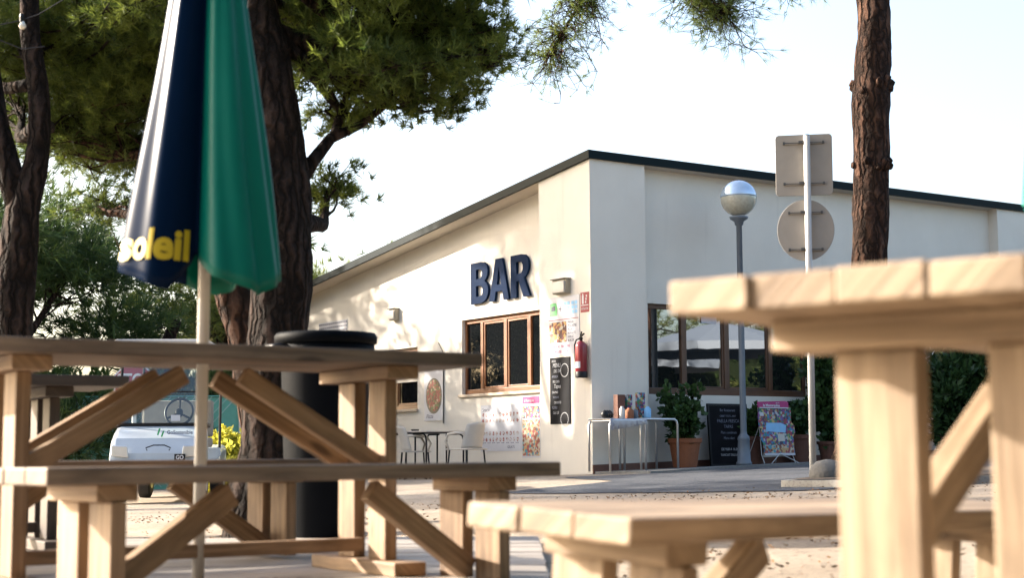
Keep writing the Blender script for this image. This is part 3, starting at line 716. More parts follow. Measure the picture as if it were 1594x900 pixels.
for (cx_, cz_) in ((.74, .80), (.72, .07)):
    g = MB(); rr = Wd * .2
    for t in range(20):
        a0 = t / 20 * 6.283; a1 = (t + .8) / 20 * 6.283; g.prism([(Wd * cx_ + rr * math.cos(a0), Hd * cz_ + rr * math.sin(a0)), (Wd * cx_ + rr * math.cos(a1), Hd * cz_ + rr * math.sin(a1)), (Wd * cx_ + rr * .88 * math.cos(a1), Hd * cz_ + rr * .88 * math.sin(a1)), (Wd * cx_ + rr * .88 * math.cos(a0), Hd * cz_ + rr * .88 * math.sin(a0))], -.0165, -.0152)
    g.build('chalk_circle', M['chalk'], o)
# fire extinguisher
x, z = on_facade('L', 905, 587, -.1)
_, zt = on_facade('L', 905, 531, -.1)
o = fthing('fire_extinguisher', 'L', x, -.1, z, 'red fire extinguisher hung on the pier edge', 'extinguisher')
hh = zt - z; g = MB(); rr = .085
g.lathe([(rr * .9, 0), (rr, .02), (rr, hh * .84), (rr * .95, hh * .9), (rr * .6, hh * .97), (rr * .28, hh)], 28); g.build('cylinder', M['red'], o, smooth=True)
g = MB(); g.lathe([(rr * 1.02, -.012), (rr * 1.03, .0), (rr * 1.03, .07), (rr * 1.0, .075)], 28); g.build('base_ring', M['black'], o, smooth=True)
g = MB(); g.lathe([(.022, hh), (.024, hh + .03), (.03, hh + .035), (.03, hh + .05)], 14); g.beam((-.02, 0, hh + .05), (.10, -.02, hh + .10), .025, .014); g.beam((-.02, 0, hh + .055), (.03, -.01, hh + .13), .02, .012); g.build('valve_handle', M['black'], o)
g = MB(); g.tube([(-.02, -.02, hh + .03), (-.07, -.03, hh + .02), (-.1, -.04, hh * .9), (-.098, -.035, hh * .6), (-.095, -.03, hh * .35)], .011, 8); g.build('hose', M['black'], o, smooth=True)
g = MB()
for t in range(10):
    a0 = R(-135 + t * 9); a1 = R(-135 + (t + 1) * 9)
    b_ = len(g.v)
    for aa in (a0, a1):
        for zz in (hh * .24, hh * .42): g.v.append(((rr + .002) * math.cos(aa), (rr + .002) * math.sin(aa), zz))
    g.face((b_, b_ + 1, b_ + 3, b_ + 2))
g.build('label_sticker', M['paper'], o)
# posters under the left window
a, z1 = on_facade('L', 813, 618, D_L); b, _ = on_facade('L', 841, 616, D_L); _, z0 = on_facade('L', 813, 713, D_L); Wd, Hd = b - a, z1 - z0
o = fthing('ice_cream_poster', 'L', a, D_L, z0, 'tall colourful ice cream poster under the left window', 'poster')
fbox(o, 'sheet', M['paper'], 0, Wd, -.006, 0, 0, Hd); fbox(o, 'header', M['magenta'], .01, Wd - .01, -.0075, -.0062, Hd * .88, Hd * .995)
fbox(o, 'picture', M['icecream'], .01, Wd - .01, -.0075, -.0062, Hd * .64, Hd * .84); fbox(o, 'picture', M['icecream_warm'], .01, Wd - .01, -.0075, -.0062, Hd * .03, Hd * .62)
text('lettering', 'la Menorquina', Hd * .07, M['paper'], o, Wd * .12, Hd * .91, -.0078, sx=.7)
a, z1 = on_facade('L', 749, 632, D_L); b, _ = on_facade('L', 812, 625, D_L); _, z0 = on_facade('L', 749, 703, D_L); _, z0b = on_facade('L', 812, 698, D_L); Wd, Hd = b - a, z1 - z0
o = fthing('dish_poster', 'L', a, D_L, z0, 'wide pale poster with two rows of small dishes under the left window', 'poster')
fbox(o, 'sheet', M['paper'], 0, Wd, -.006, 0, 0, Hd)
for k in (.25, .66):
    g = MB()
    for i in range(2):
        for j in range(11):
            g.lathe([(.035, 0), (.035, .001)], 8, (0, 0, 0)); vv = g.v[-16:]; g.v[-16:] = [(Wd * (.06 + .085 * j) + p[0], -.0065 - p[2], Hd * (k + .13 * i) + p[1]) for p in vv]
    g.build('dish_pictures', M['sweets'], o)
text('lettering', 'Snacks', Hd * .12, M['ink'], o, Wd * .04, Hd * .86, -.0065); text('lettering', 'GELATS', Hd * .08, M['ink'], o, Wd * .66, Hd * .06, -.0065)
for j in range(8): text('lettering', 'Tapa 4,50', Hd * .03, M['ink'], o, Wd * (.05 + .115 * j), Hd * .17, -.0065)
# pizza banner
a, z1 = on_facade('L', 662, 575, D_L); b, _ = on_facade('L', 691, 570, D_L); _, z0 = on_facade('L', 662, 656, D_L); Wd, Hd = b - a, z1 - z0
o = fthing('pizza_banner', 'L', a, D_L, z0, 'narrow hanging banner with an oval pizza picture beside the left window', 'banner')
fbox(o, 'cloth', M['paper'], 0, Wd, -.02, -.014, 0, Hd)
g = MB(); g.prism([(Wd * .52 + Wd * .43 * math.cos(t / 24 * 6.283), Hd * .47 + Hd * .34 * math.sin(t / 24 * 6.283)) for t in range(24)], -.0225, -.021); g.build('plate_picture', M['steel_dark'], o)
g = MB(); g.prism([(Wd * .52 + Wd * .37 * math.cos(t / 24 * 6.283), Hd * .48 + Hd * .30 * math.sin(t / 24 * 6.283)) for t in range(24)], -.0245, -.023); g.build('pizza_picture', M['pizza'], o)
text('lettering', 'Pizza', Hd * .11, M['ink'], o, Wd * .1, Hd * .05, -.0205, sx=1.2, shear=.3)
g = MB(); g.tube([(Wd + .01, -.02, -.05), (Wd + .01, -.02, Hd + .25), (Wd * .85, -.05, Hd + .42)], .008, 6); g.build('side_rod', M['steel_dark'], o)
# tile name plate seen over the bin
a, z1 = on_facade('L', 497, 509, D_L); b, _ = on_facade('L', 541, 502, D_L); _, z0 = on_facade('L', 541, 519, D_L); Wd, Hd = b - a, .36
o = fthing('tile_panel', 'L', a, D_L, z1 - .30, 'grey patterned panel on the wall seen just above the black bin', 'panel')
fbox(o, 'plate', M['paper'], 0, Wd, -.01, 0, 0, Hd); g = MB()
for i in range(14):
    for j in range(5):
        g.box(Wd * (i + .15 + .2 * rnd.random()) / 14, Wd * (i + .8) / 14, -.0115, -.0102, Hd * (j + .1 + .2 * rnd.random()) / 5, Hd * (j + .7) / 5)
g.build('pattern', M['ink'], o)

# ------------------------------------------------------------------ terrace furniture at left facade
def gpt(u, v, Y): return at(u, v, Y)
def white_chair(loc, rz, label):
    o = empty('plastic_armchair', loc, rz, label, 'chair', 'white armchairs on the bar terrace')
    g = MB()
    for sx in (-1, 1):
        for sy in (-1, 1): 
            l = MB(); l.tube([(sx * .22, sy * .2, 0), (sx * .19, sy * .17, .42)], .013, 8); l.build('leg', M['black'], o)
    g = MB(); g.box(-.23, .23, -.22, .22, .415, .44); g.build('seat', M['white_pl'], o, bevel=.012)
    g = MB(); n = 9; W_ = .46
    for j in range(9):
        z = .44 + j * .048; yy = .20 + .10 * (j / 8) ** 1.2; ww = W_ * (1 - .15 * (j / 8) ** 2)
        for i in range(n):
            t = i / (n - 1) - .5; g.v.append((t * ww, yy - .10 * (2 * t) ** 2 * (1), z - (.03 * (2 * t) ** 2 if j == 8 else 0)))
    for j in range(8):
        for i in range(n - 1): a_ = j * n + i; g.face((a_, a_ + 1, a_ + n + 1, a_ + n))
    b_ = g.build('backrest', M['white_pl'], o, smooth=True); s_ = b_.modifiers.new('s', 'SOLIDIFY'); s_.thickness = .012
    for sx in (-1, 1):
        g = MB(); g.tube([(sx * .22, -.16, .43), (sx * .25, -.2, .55), (sx * .255, -.14, .65), (sx * .25, .02, .67), (sx * .23, .16, .66)], [.016, .018, .02, .018, .014], 8); g.build('armrest', M['white_pl'], o, smooth=True)
    return o
def ground_at_facade(side, x, y):
    p = facade(side, x, y); return Vector((p.x, p.y, ground_z(p.x, p.y)))
tx, _ = on_facade('L', 668, 700, -.75)
p = ground_at_facade('L', tx, -.8)
o = empty('terrace_table', p, ROT['L'], 'white topped cafe table with black legs against the sunlit wall', 'table')
fbox(o, 'tabletop', M['white_pl'], -.62, .62, -.36, .36, .715, .735, .004); fbox(o, 'edge_band', M['black'], -.63, .63, -.37, .37, .70, .714)
for sx in (-1, 1):
    for sy in (-1, 1): 
        l = MB(); l.tube([(sx * .12, sy * .3, .69), (sx * .46, sy * .32, .69), (sx * .53, sy * .33, .66), (sx * .56, sy * .33, .58), (sx * .56, sy * .33, 0)], .014, 8); l.build('leg', M['black'], o, smooth=True)
        l = MB(); l.tube([(sx * .14, sy * .28, 0), (sx * .14, sy * .28, .70)], .014, 8); l.build('leg', M['black'], o, smooth=True)
a_ = empty('ashtray', p + Vector((0, 0, .737)) - AX_L * (-.35), 0, 'small dark ashtray near the left end of the terrace table', 'ashtray'); g = MB(); g.lathe([(.05, 0), (.07, .035), (.06, .035), (.045, .01)], 16); g.build('bowl', M['steel_dark'], a_)
x1_, _ = on_facade('L', 722, 700, -.85); p = ground_at_facade('L', x1_, -.8); white_chair(p, ROT['L'] - R(75), 'white plastic armchair at the right end of the terrace table')
x1_, _ = on_facade('L', 646, 700, -1.0); p = ground_at_facade('L', x1_, -.1 - .9); white_chair(p, ROT['L'] + R(160), 'white plastic armchair tucked in at the left part of the terrace table')

# ------------------------------------------------------------------ things along the right facade
def on_ground_R(x, y, dz=.035): p = facade('R', x, y); return Vector((p.x, p.y, ground_z(p.x, p.y) + dz))
def side_table(u, x_w, label, v0, dy):
    x, _ = on_facade('R', u, 700, -dy)
    o = empty('metal_side_table', on_ground_R(x, -dy, .035), BR, label, 'table', 'small metal tables at the building corner')
    h = .70; w2, d2 = x_w / 2, .24
    for sy in (-1, 1):
        l = MB(); l.tube([(-w2, sy * d2, 0), (-w2, sy * d2, h - .07), (-w2 + .02, sy * d2, h - .02), (-w2 + .07, sy * d2, h), (w2 - .07, sy * d2, h), (w2 - .02, sy * d2, h - .02), (w2, sy * d2, h - .07), (w2, sy * d2, 0)], .016, 10); l.build('leg_hoop', M['alu'], o, smooth=True)
    fbox(o, 'tabletop', M['white_pl'], -w2 + .03, w2 - .03, -d2 + .0, d2 - .0, h - .01, h + .018, .004)
    return o
tA = side_table(961, .62, 'metal table with striped cloth at the building corner, left of the pair', 0, .42)
tB = side_table(1010, .66, 'bare metal table beside the cloth covered one, right of the pair', 0, .40)
o = tag(empty('striped_cloth', tA.location + Vector((0, 0, .722)), BR), 'pale striped cloth draped over the left metal table', 'cloth')
g = MB(); n = 24
prof = [(-.26, -.16), (-.255, -.02), (-.25, .004), (.25, .004), (.255, -.02)]
for i in range(n + 1):
    x = -.31 + .64 * i / n
    for j, (yy, zz) in enumerate(prof):
        hang = -.16 + .09 * (i / n) if j == 0 else zz
        g.v.append((x, yy - (.012 * math.sin(i * 1.7) if j == 0 else 0), hang if j == 0 else zz))
for i in range(n):
    for j in range(4): a_ = i * 5 + j; g.face((a_, a_ + 5, a_ + 6, a_ + 1))
b_ = g.build('fabric', M['striped'], o, smooth=True); s_ = b_.modifiers.new('s', 'SOLIDIFY'); s_.thickness = .004
def table_item(name, dx, dy, label, cat, build, tb=None, dz=.728):
    tb = tb or tA; p = tb.location + AX_R * dx + AX_L * dy + Vector((0, 0, dz)); o = empty(name, p, BR, label, cat); build(o)
def jar(m, r, h):
    def f(o): g = MB(); g.lathe([(r * .9, 0), (r, .01), (r, h * .8), (r * .5, h * .9), (r * .5, h)], 16); g.build('body', m, o, smooth=True)
    return f
def carton(m, w_, h):
    def f(o):
        fbox(o, 'body', m, -w_ / 2, w_ / 2, -.05, .05, 0, h, .003)
    return f
def dark_lumps(o):
    g = MB()
    for k in range(3): g.lathe([(.01, 0), (.05, .02), (.06, .06), (.04, .1), (.005, .12)], 12, ((k - 1) * .055, .02 * k, 0))
    g.build('pots', M['black'], o, smooth=True)
table_item('small_pot', -.14, .02, 'pair of small dark pots at the left end of the striped cloth', 'pot', dark_lumps)
table_item('glass_jar', .03, -.08, 'clear glass jar in front of the brown display card', 'jar', jar(M['white_pl'], .04, .17))
table_item('display_card', .12, .1, 'tall brown display card standing on the striped cloth', 'card', carton(M['clay'], .13, .34))
table_item('amber_jar', .16, -.08, 'short amber jar in front of the brown display card', 'jar', jar(M['terracotta'], .06, .15))
table_item('display_card', .27, .1, 'blue patterned display card between the two metal tables', 'card', carton(M['icecream'], .09, .34))
table_item('green_jar', .28, -.06, 'dark green jar in front of the blue display card', 'jar', jar(M['leaf_hedge'] if False else M['grey_met'], .04, .14))
table_item('display_card', -.08, .08, 'red and blue printed display card on the bare metal table', 'card', carton(M['icecream'], .10, .36), tB, .722)
table_item('glass_jar', -.06, -.06, 'pale blue jar on the bare metal table', 'jar', jar(M['blue_print'], .05, .16), tB, .722)

def potted(u, v, dy, pot_h, pot_r, m, label, fol_h, fol_r, nleaf, seed, ln=.09, wd=.035, name='potted_plant', grp=None):
    x, _ = on_facade('R', u, 700, D_REC - dy)
    o = empty(name, on_ground_R(x, D_REC - dy, .035), BR, label, 'plant', grp)
    g = MB(); g.lathe([(pot_r * .72, 0), (pot_r * .74, .02), (pot_r * .96, pot_h * .84), (pot_r * 1.06, pot_h * .85), (pot_r * 1.08, pot_h), (pot_r * .98, pot_h), (pot_r * .95, pot_h * .93)], 28); g.build('pot', m, o, smooth=False)
    rs = np.random.RandomState(seed); st = MB(); P = []; D = []; T = []
    ns = 11
    for k in range(ns):
        a_ = rs.rand() * 6.283; rr = fol_r * (.25 + .75 * rs.rand()); top = Vector((rr * math.cos(a_), rr * math.sin(a_), pot_h + fol_h * (.45 + .55 * rs.rand())))
        path = curve_pts((0, 0, pot_h * .9), top, 6, sag=-.05, wob=.08, seed=seed + k); st.tube(path, [.012, .01, .009, .008, .007, .006, .005], 6)
        m_ = nleaf // ns; t = rs.rand(m_) ** .6
        for tt in t:
            q = path[min(6, int(tt * 6.99))]; off = rs.randn(3) * fol_r * .24; P.append(np.array(q) + off); D.append(off / fol_r * 2 + np.array([0, 0, .7]) + rs.randn(3) * .2); T.append(np.clip(rs.rand(), 0, 1))
    st.build('stems', M['bark'], o, smooth=True)
    D = np.array(D); D /= np.linalg.norm(D, axis=1, keepdims=True)
    blades('foliage', P, D, ln, wd, M['leaf'], 7, .55, o, seed, leafy=True, tint=np.array(T))
    return o
potted(1066, 730, .42, .42, .235, M['terracotta'], 'round leafed bush in a large terracotta pot beside the metal tables', .66, .31, 330, 3)
potted(1172, 727, .30, .42, .19, M['clay'], 'small bush in a dark clay pot behind the lamp post', .36, .18, 170, 4, name='potted_plant')
potted(1246, 724, .30, .42, .20, M['clay'], 'bush in a dark clay pot right of the ice cream stand', .46, .2, 190, 5, name='potted_plant')
potted(1293, 722, .5, .30, .2, M['clay'], 'tall bush with glossy leaves standing behind the sign pole', 1.35, .30, 520, 6, .11, .04)
potted(1490, 715, .9, .30, .3, M['clay'], 'large dark oleander bush seen through the right picnic table', 1.35, .65, 1300, 8, .16, .028)

# large standing chalkboard
xa_, za_ = on_facade('R', 1096, 629, D_REC - .18); xb_, _ = on_facade('R', 1157, 629, D_REC - .18)
p = on_ground_R(xa_, D_REC - .3); o = empty('standing_chalkboard', p, BR, 'large black chalkboard leaning on the wall behind the lamp post', 'chalkboard')
Hd = za_ - p.z; Wd = xb_ - xa_
g = MB(); T = Matrix.Rotation(R(-4), 4, 'X'); g.box(0, Wd, -.012, .012, .01, Hd, T); g.build('board', M['slate'], o)
g = MB(); 
for (x0, x1, z0, z1) in ((0, Wd, 0, .03), (0, Wd, Hd - .03, Hd + .004), (0, .03, .03, Hd - .03), (Wd - .03, Wd, .03, Hd - .03)): g.box(x0, x1, -.02, .014, z0, z1, T)
g.build('frame', M['black'], o)
holder = empty('writing', (0, 0, 0)); holder.parent = o; holder.rotation_euler = (R(-4), 0, 0)
for i, (s, k, m_) in enumerate((('Bar Restaurant', .06, 'chalk_dim'), ('OBERT TOT L ANY', .045, 'chalk_dim'), ('PAELLA FRESCA', .075, 'chalk_dim'), ('TAPAS', .075, 'chalk_dim'), ('Plats combinats', .06, 'chalk_dim'), ('Menu diari', .06, 'chalk_dim'), ('', .05, 'chalk_dim'), ('DE 9.00 A 16.00', .06, 'chalk'), ('TANCAT DILLUNS', .055, 'chalk'))):
    if s: text('lettering', s, k * Hd, M[m_], holder, Wd * .5, Hd * (.88 - .09 * i), -.0125, align='CENTER', sx=.9, shear=.1)

# ice cream display stand
xa_, za_ = on_facade('R', 1184, 625, D_REC - .75); xb_, _ = on_facade('R', 1240, 625, D_REC - .75)
xc = (xa_ + xb_) / 2; Wd = (xb_ - xa_) * .93; p = on_ground_R(xc, D_REC - .75); Hd = za_ - p.z
o = empty('ice_cream_stand', p, BR, 'ice cream price stand with pink header and wire easel legs', 'sign stand')
T = Matrix.Rotation(R(-7), 4, 'X')
def sp(nm, m, poly, y0, y1):
    g = MB(); g.prism([(x * Wd - Wd / 2, z * Hd) for x, z in poly], y0, y1); g.v = [tuple(T @ Vector(q)) for q in g.v]; return g.build(nm, m, o)
sp('board', M['icecream'], [(.06, .14), (.96, .14), (.97, .44), (1.04, .5), (1.03, .62), (.95, .68), (.98, .92), (.02, .92), (-.03, .72), (-.02, .58), (.05, .56), (-.04, .44), (.05, .32)], -.01, 0)
sp('header', M['magenta'], [(-.01, .91), (.90, .91), (.90, 1.0), (.82, 1.02), (-.01, 1.0)], -.025, -.012)
sp('header_line', M['paper'], [(.03, .895), (.88, .895), (.88, .912), (.03, .912)], -.028, -.013)
sp('picture', M['icecream_warm'], [(.08, .17), (.94, .17), (.94, .30), (.08, .30)], -.014, -.011)
sp('picture', M['blue_print'], [(.16, .52), (.74, .50), (.78, .62), (.62, .66), (.2, .66)], -.014, -.011)
sp('picture', M['white_pl'], [(.5, .36), (.7, .36), (.7, .48), (.5, .48)], -.014, -.011)
sp('picture', M['paper'], [(.04, .77), (.14, .77), (.14, .83), (.04, .83)], -.014, -.011)
sp('price_strip', M['paper'], [(.06, .13), (.96, .13), (.96, .165), (.06, .165)], -.016, -.011)
ho = empty('header_text', (0, 0, 0)); ho.parent = o; ho.rotation_euler = (R(-7), 0, 0)
text('lettering', 'la Menorquina', Hd * .055, M['paper'], ho, -Wd * .36, Hd * .925, -.026, sx=1.15, bold=.002); text('lettering', 'GELATS', Hd * .025, M['paper'], ho, Wd * .02, Hd * .975, -.026)
g = MB()
for sx in (-1, 1): g.tube([(sx * Wd * .46, .0, 0), (sx * Wd * .46, .06, Hd * .14), (sx * Wd * .46, .12, Hd * .9)], .007, 6); g.tube([(sx * Wd * .42, -.12, 0), (0, .0, Hd * .16)], .006, 6); g.tube([(sx * Wd * .44, .42, 0), (sx * Wd * .3, .12, Hd * .8)], .006, 6)
g.build('wire_easel', M['white_met'], o)
# black covered counter and yellow round sticker
xa_, za_ = on_facade('R', 1246, 624, D_REC - .3); xb_, _ = on_facade('R', 1304, 624, D_REC - .3); _, zb_ = on_facade('R', 1246, 655, D_REC - .3)
o = empty('black_apron', facade('R', xa_, D_REC, zb_), BR, 'black cloth panel hung on the wall behind the sign pole', 'cloth')
g = MB(); Wd = xb_ - xa_; Hd = za_ - zb_; g.prism([(0, .06), (Wd * .3, .02), (Wd * .6, .0), (Wd * .95, .05), (Wd, Hd), (0, Hd)], -.035, -.004); g.build('cloth', M['black'], o)
xa_, za_ = on_facade('R', 1279, 662, D_REC); o = empty('round_sticker', facade('R', xa_, D_REC, za_), BR, 'small round yellow sticker low on the wall behind the sign pole', 'sticker')
g = MB(); rr = .09; g.prism([(rr * math.cos(t / 20 * 6.283), rr * math.sin(t / 20 * 6.283)) for t in range(20)], -.02, -.003); g.build('disc', M['yellow'], o)
text('lettering', 'P', .12, M['ink'], o, -.03, -.04, -.0215)

# ------------------------------------------------------------------ lamp post
p = at(1158.5, 727, 22.6); p.z = ground_z(p.x, p.y) + .03
o = empty('lamp_post', p, 0, 'grey lamp post with silver topped glass globe by the building', 'street lamp')
zg = at(1158, 311, 22.6).z - p.z; rg = .265
g = MB(); g.lathe([(.115, 0), (.115, .05), (.10, .06), (.085, .36), (.092, .38), (.08, .42), (.05, .46), (.047, .5), (.045, 1.9), (.042, zg - rg - .12), (.06, zg - rg - .11), (.07, zg - rg - .06), (.13, zg - rg - .02), (.14, zg - rg + .01)], 20); g.build('pole', M['grey_met'], o, smooth=True)
g = MB(); g.lathe([(rg * math.sin(t) + .001, zg + .02 - rg * math.cos(t)) for t in np.linspace(.35, 1.72, 14)], 32); g.build('glass_bowl', M['bowl'] if 'bowl' in M else simple('lamp_bowl', (.40, .38, .30), .12, var=.15, scale=25, coat=.5), o, smooth=True)
g = MB(); g.lathe([(rg * 1.01 * math.sin(t) + .001, zg + .02 - rg * 1.01 * math.cos(t)) for t in np.linspace(1.62, math.pi - .02, 16)], 32); g.build('silver_cap', simple('silver_cap', (.45, .55, .66), .25, metal=.5, var=.05), o, smooth=True)

# ------------------------------------------------------------------ sign post seen from behind
YS = 16.3
pb = at(1266, 752, YS); p = Vector((pb.x, YS, ground_z(pb.x, YS) + .06)); pt_ = at(1255.5, 211, YS) - p
ln = Vector((pt_.x, 0, pt_.z))
o = empty('sign_post', p, 0, 'white metal post carrying a square sign above a round one, seen from behind', 'road sign')
g = MB(); g.tube([(0, 0, 0), ln * .5, ln], .036, 16); g.build('pole', M['white_met'], o, smooth=True)
g = MB(); g.tube([ln, ln + Vector((0, 0, .01))], .03, 12); g.build('pole_cap', M['black'], o)
def plate(nm, poly, zc, xc, m, th=.02):
    g = MB(); T = Matrix.Translation((xc, .06, zc)) @ Matrix.Rotation(math.atan2(ln.x, ln.z), 4, 'Y') @ Matrix.Rotation(R(-12), 4, 'Z')
    g.prism(poly, 0, th); g.v = [tuple(T @ Vector(q)) for q in g.v]; return g.build(nm, m, o, bevel=.004), T
s_ = FPX / YS
def zc_(v): return at(1255, v, YS).z - p.z
def xc_(u, v): return at(u, v, YS).x - p.x
hw, hh2 = 43.5 / s_ * 1.02, 49 / s_; rr = .04
pol = []
for cx0, cz0, a0 in ((hw - rr, hh2 - rr, 0), (-hw + rr, hh2 - rr, 90), (-hw + rr, -hh2 + rr, 180), (hw - rr, -hh2 + rr, 270)):
    for k in range(6): a_ = R(a0 + k * 18); pol.append((cx0 + rr * math.cos(a_), cz0 + rr * math.sin(a_)))
sq, T1_ = plate('square_plate', pol, zc_(255), xc_(1253, 255), M['signback'])
rc = 44.5 / s_
cp = [(rc * math.cos(t / 40 * 6.2832), rc * 1.10 * math.sin(t / 40 * 6.2832)) for t in range(40)]
rd, T2_ = plate('round_plate', cp, zc_(357), xc_(1256, 357), M['signback'])
for par, T_, zz, wdt in ((sq, T1_, .72 * hh2, .72 * hw), (sq, T1_, -.62 * hh2, .72 * hw), (rd, T2_, .62 * rc, .6 * rc), (rd, T2_, -.70 * rc, .6 * rc)):
    g = MB(); g.box(-wdt, wdt, -.022, -.004, zz - .012, zz + .012); g.box(-wdt * .93, wdt * .93, -.024, -.0222, zz - .005, zz + .005)
    g.v = [tuple(T_ @ Vector(q)) for q in g.v]; g.build('bracket', M['steel_dark'] if False else M['signback'], par)
    g = MB(); g.box(-wdt * .98, wdt * .98, -.0255, -.0242, zz - .004, zz + .004); g.box(-wdt - .002, -wdt + .02, -.028, -.004, zz - .014, zz + .014); g.box(wdt - .02, wdt + .002, -.028, -.004, zz - .014, zz + .014); g.box(-.05, .05, -.075, -.0225, zz - .012, zz + .012)
    g.v = [tuple(T_ @ Vector(q)) for q in g.v]; g.build('bracket_slot', M['steel_dark'], par)
# boulder on the island
pb = at(1290, 758, 15.2); o = empty('boulder', (pb.x, 15.2, ground_z(pb.x, 15.2) + .05), 0, 'smooth grey boulder on the kerbed island by the tree base', 'stone')
g = MB(); g.lathe([(.02, -.05), (.16, -.04), (.19, .05), (.17, .13), (.11, .18), (.02, .2)], 20); bo = g.build('rock', M['stone'], o, smooth=True)

# ------------------------------------------------------------------ picnic furniture
TL, PW, PT = 1.80, .12, .045
def picnic_table(label, wood_='pine', rail=True, fx=.62, top_=None):
    o = empty('picnic_table', (0, 0, 0), 0, label, 'table', 'wooden picnic tables')
    g = MB(); n = 5; W_ = n * PW + (n - 1) * .003
    for i in range(n):
        y = -W_ / 2 + i * (PW + .003); e = rnd.uniform(-.004, .004); g.box(-TL / 2 + e, TL / 2 + e, y, y + PW, .695, .74 + rnd.uniform(-.0015, .0015), grain=0)
    g.build('tabletop', M[top_] if top_ else M['pine_top'] if wood_ == 'pine' else M[wood_], o, bevel=.0035)
    for sx in (-1, 1):
        g = MB(); g.box(sx * fx - .06, sx * fx + .06, -.25, .25, .65, .694, grain=1); g.build('cross_beam', M[wood_], o, bevel=.004)
        g = MB(); g.box(sx * fx - .06, sx * fx + .06, -.30, .30, .0, .045, grain=1); g.build('foot_rail', M[wood_], o, bevel=.004)
        for sy in (-1, 1):
            g = MB(); g.box(sx * fx - .0225, sx * fx + .0225, sy * .11 - .06, sy * .11 + .06, .0455, .6495, grain=2); g.build('post', M[wood_], o, bevel=.004)
            g = MB(); g.beam((sx * (fx - .028), sy * .11, .365), (sx * .10, sy * .11, .655), .045, .062); g.build('brace', M[wood_], o, bevel=.004)
    if rail:
        g = MB(); g.box(-fx + .0235, fx - .0235, -.02, .02, .07, .115, grain=0); g.build('stretcher', M[wood_], o, bevel=.004)
    return o
def picnic_bench(label, wood_='pine', top_='pine_top'):
    o = empty('picnic_bench', (0, 0, 0), 0, label, 'bench', 'wooden picnic benches')
    g = MB(); n = 3; W_ = n * PW + (n - 1) * .003
    for i in range(n):
        y = -W_ / 2 + i * (PW + .003); e = rnd.uniform(-.004, .004); g.box(-TL / 2 + e, TL / 2 + e, y, y + PW, .325, .37 + rnd.uniform(-.0015, .0015), grain=0)
    g.build('seat', M[top_], o, bevel=.005)
    fx = .68
    for sx in (-1, 1):
        g = MB(); g.box(sx * fx - .06, sx * fx + .06, -.14, .14, .28, .324, grain=1); g.build('cross_beam', M[wood_], o, bevel=.004)
        for sy in (-1, 1):
            g = MB(); g.box(sx * fx - .0225, sx * fx + .0225, sy * .088 - .06, sy * .088 + .06, .0, .2795, grain=2); g.build('post', M[wood_], o, bevel=.004)
        g = MB(); g.beam((sx * (fx - .028), 0, .03), (sx * .25, 0, .29), .045, .07); g.build('brace', M[wood_], o, bevel=.004)
    return o
def yaw(phi): return R(90 - phi)       # long axis azimuth phi from +Y -> rotation of local x
def bvec(phi): return Vector((math.sin(R(phi)), math.cos(R(phi)), 0))
fx = .62
t1 = picnic_table('weathered picnic table on the deck with the closed parasol standing through it')
c = Vector((-.505, 5.41, 0)) - bvec(56) * fx; place(t1, (c.x, c.y, 0), yaw(56)); T1C = c
b1 = picnic_bench('picnic bench along the near side of the parasol table'); place(b1, (-.625, 4.64, 0), yaw(47))
b2 = copy_tree(b1); b2['label'] = 'picnic bench on the far side of the parasol table, in front of the black bin'
c = Vector((-.951, 6.17, 0)) - bvec(50) * .68; place(b2, (c.x, c.y, .012), yaw(50))
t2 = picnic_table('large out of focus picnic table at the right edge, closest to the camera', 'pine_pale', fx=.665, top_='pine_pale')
c = Vector((.211, 2.10, 0)) - Vector((-math.cos(R(38)), math.sin(R(38)), 0)) * .31 + bvec(38) * (TL / 2)
t2.location = (c.x, c.y, -.11); t2.rotation_euler = (R(0), 0, yaw(38))
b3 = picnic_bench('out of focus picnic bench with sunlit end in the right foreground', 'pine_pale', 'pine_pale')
c = Vector((.034, 2.66, 0)) + bvec(42) * (TL / 2)
b3.matrix_world = Matrix.Translation((c.x, c.y, -.065 - .018)) @ Matrix.Rotation(yaw(42), 4, 'Z') @ Matrix.Rotation(R(1.2), 4, 'Y') @ Matrix.Rotation(R(3.4), 4, 'X')
t3 = picnic_table('picnic table behind the parasol table, its wood coloured dark as shade', 'shade_wood')
c = Vector((-1.80, 6.95, 0)) - bvec(60) * (TL / 2); place(t3, (c.x, c.y, 0), yaw(60))

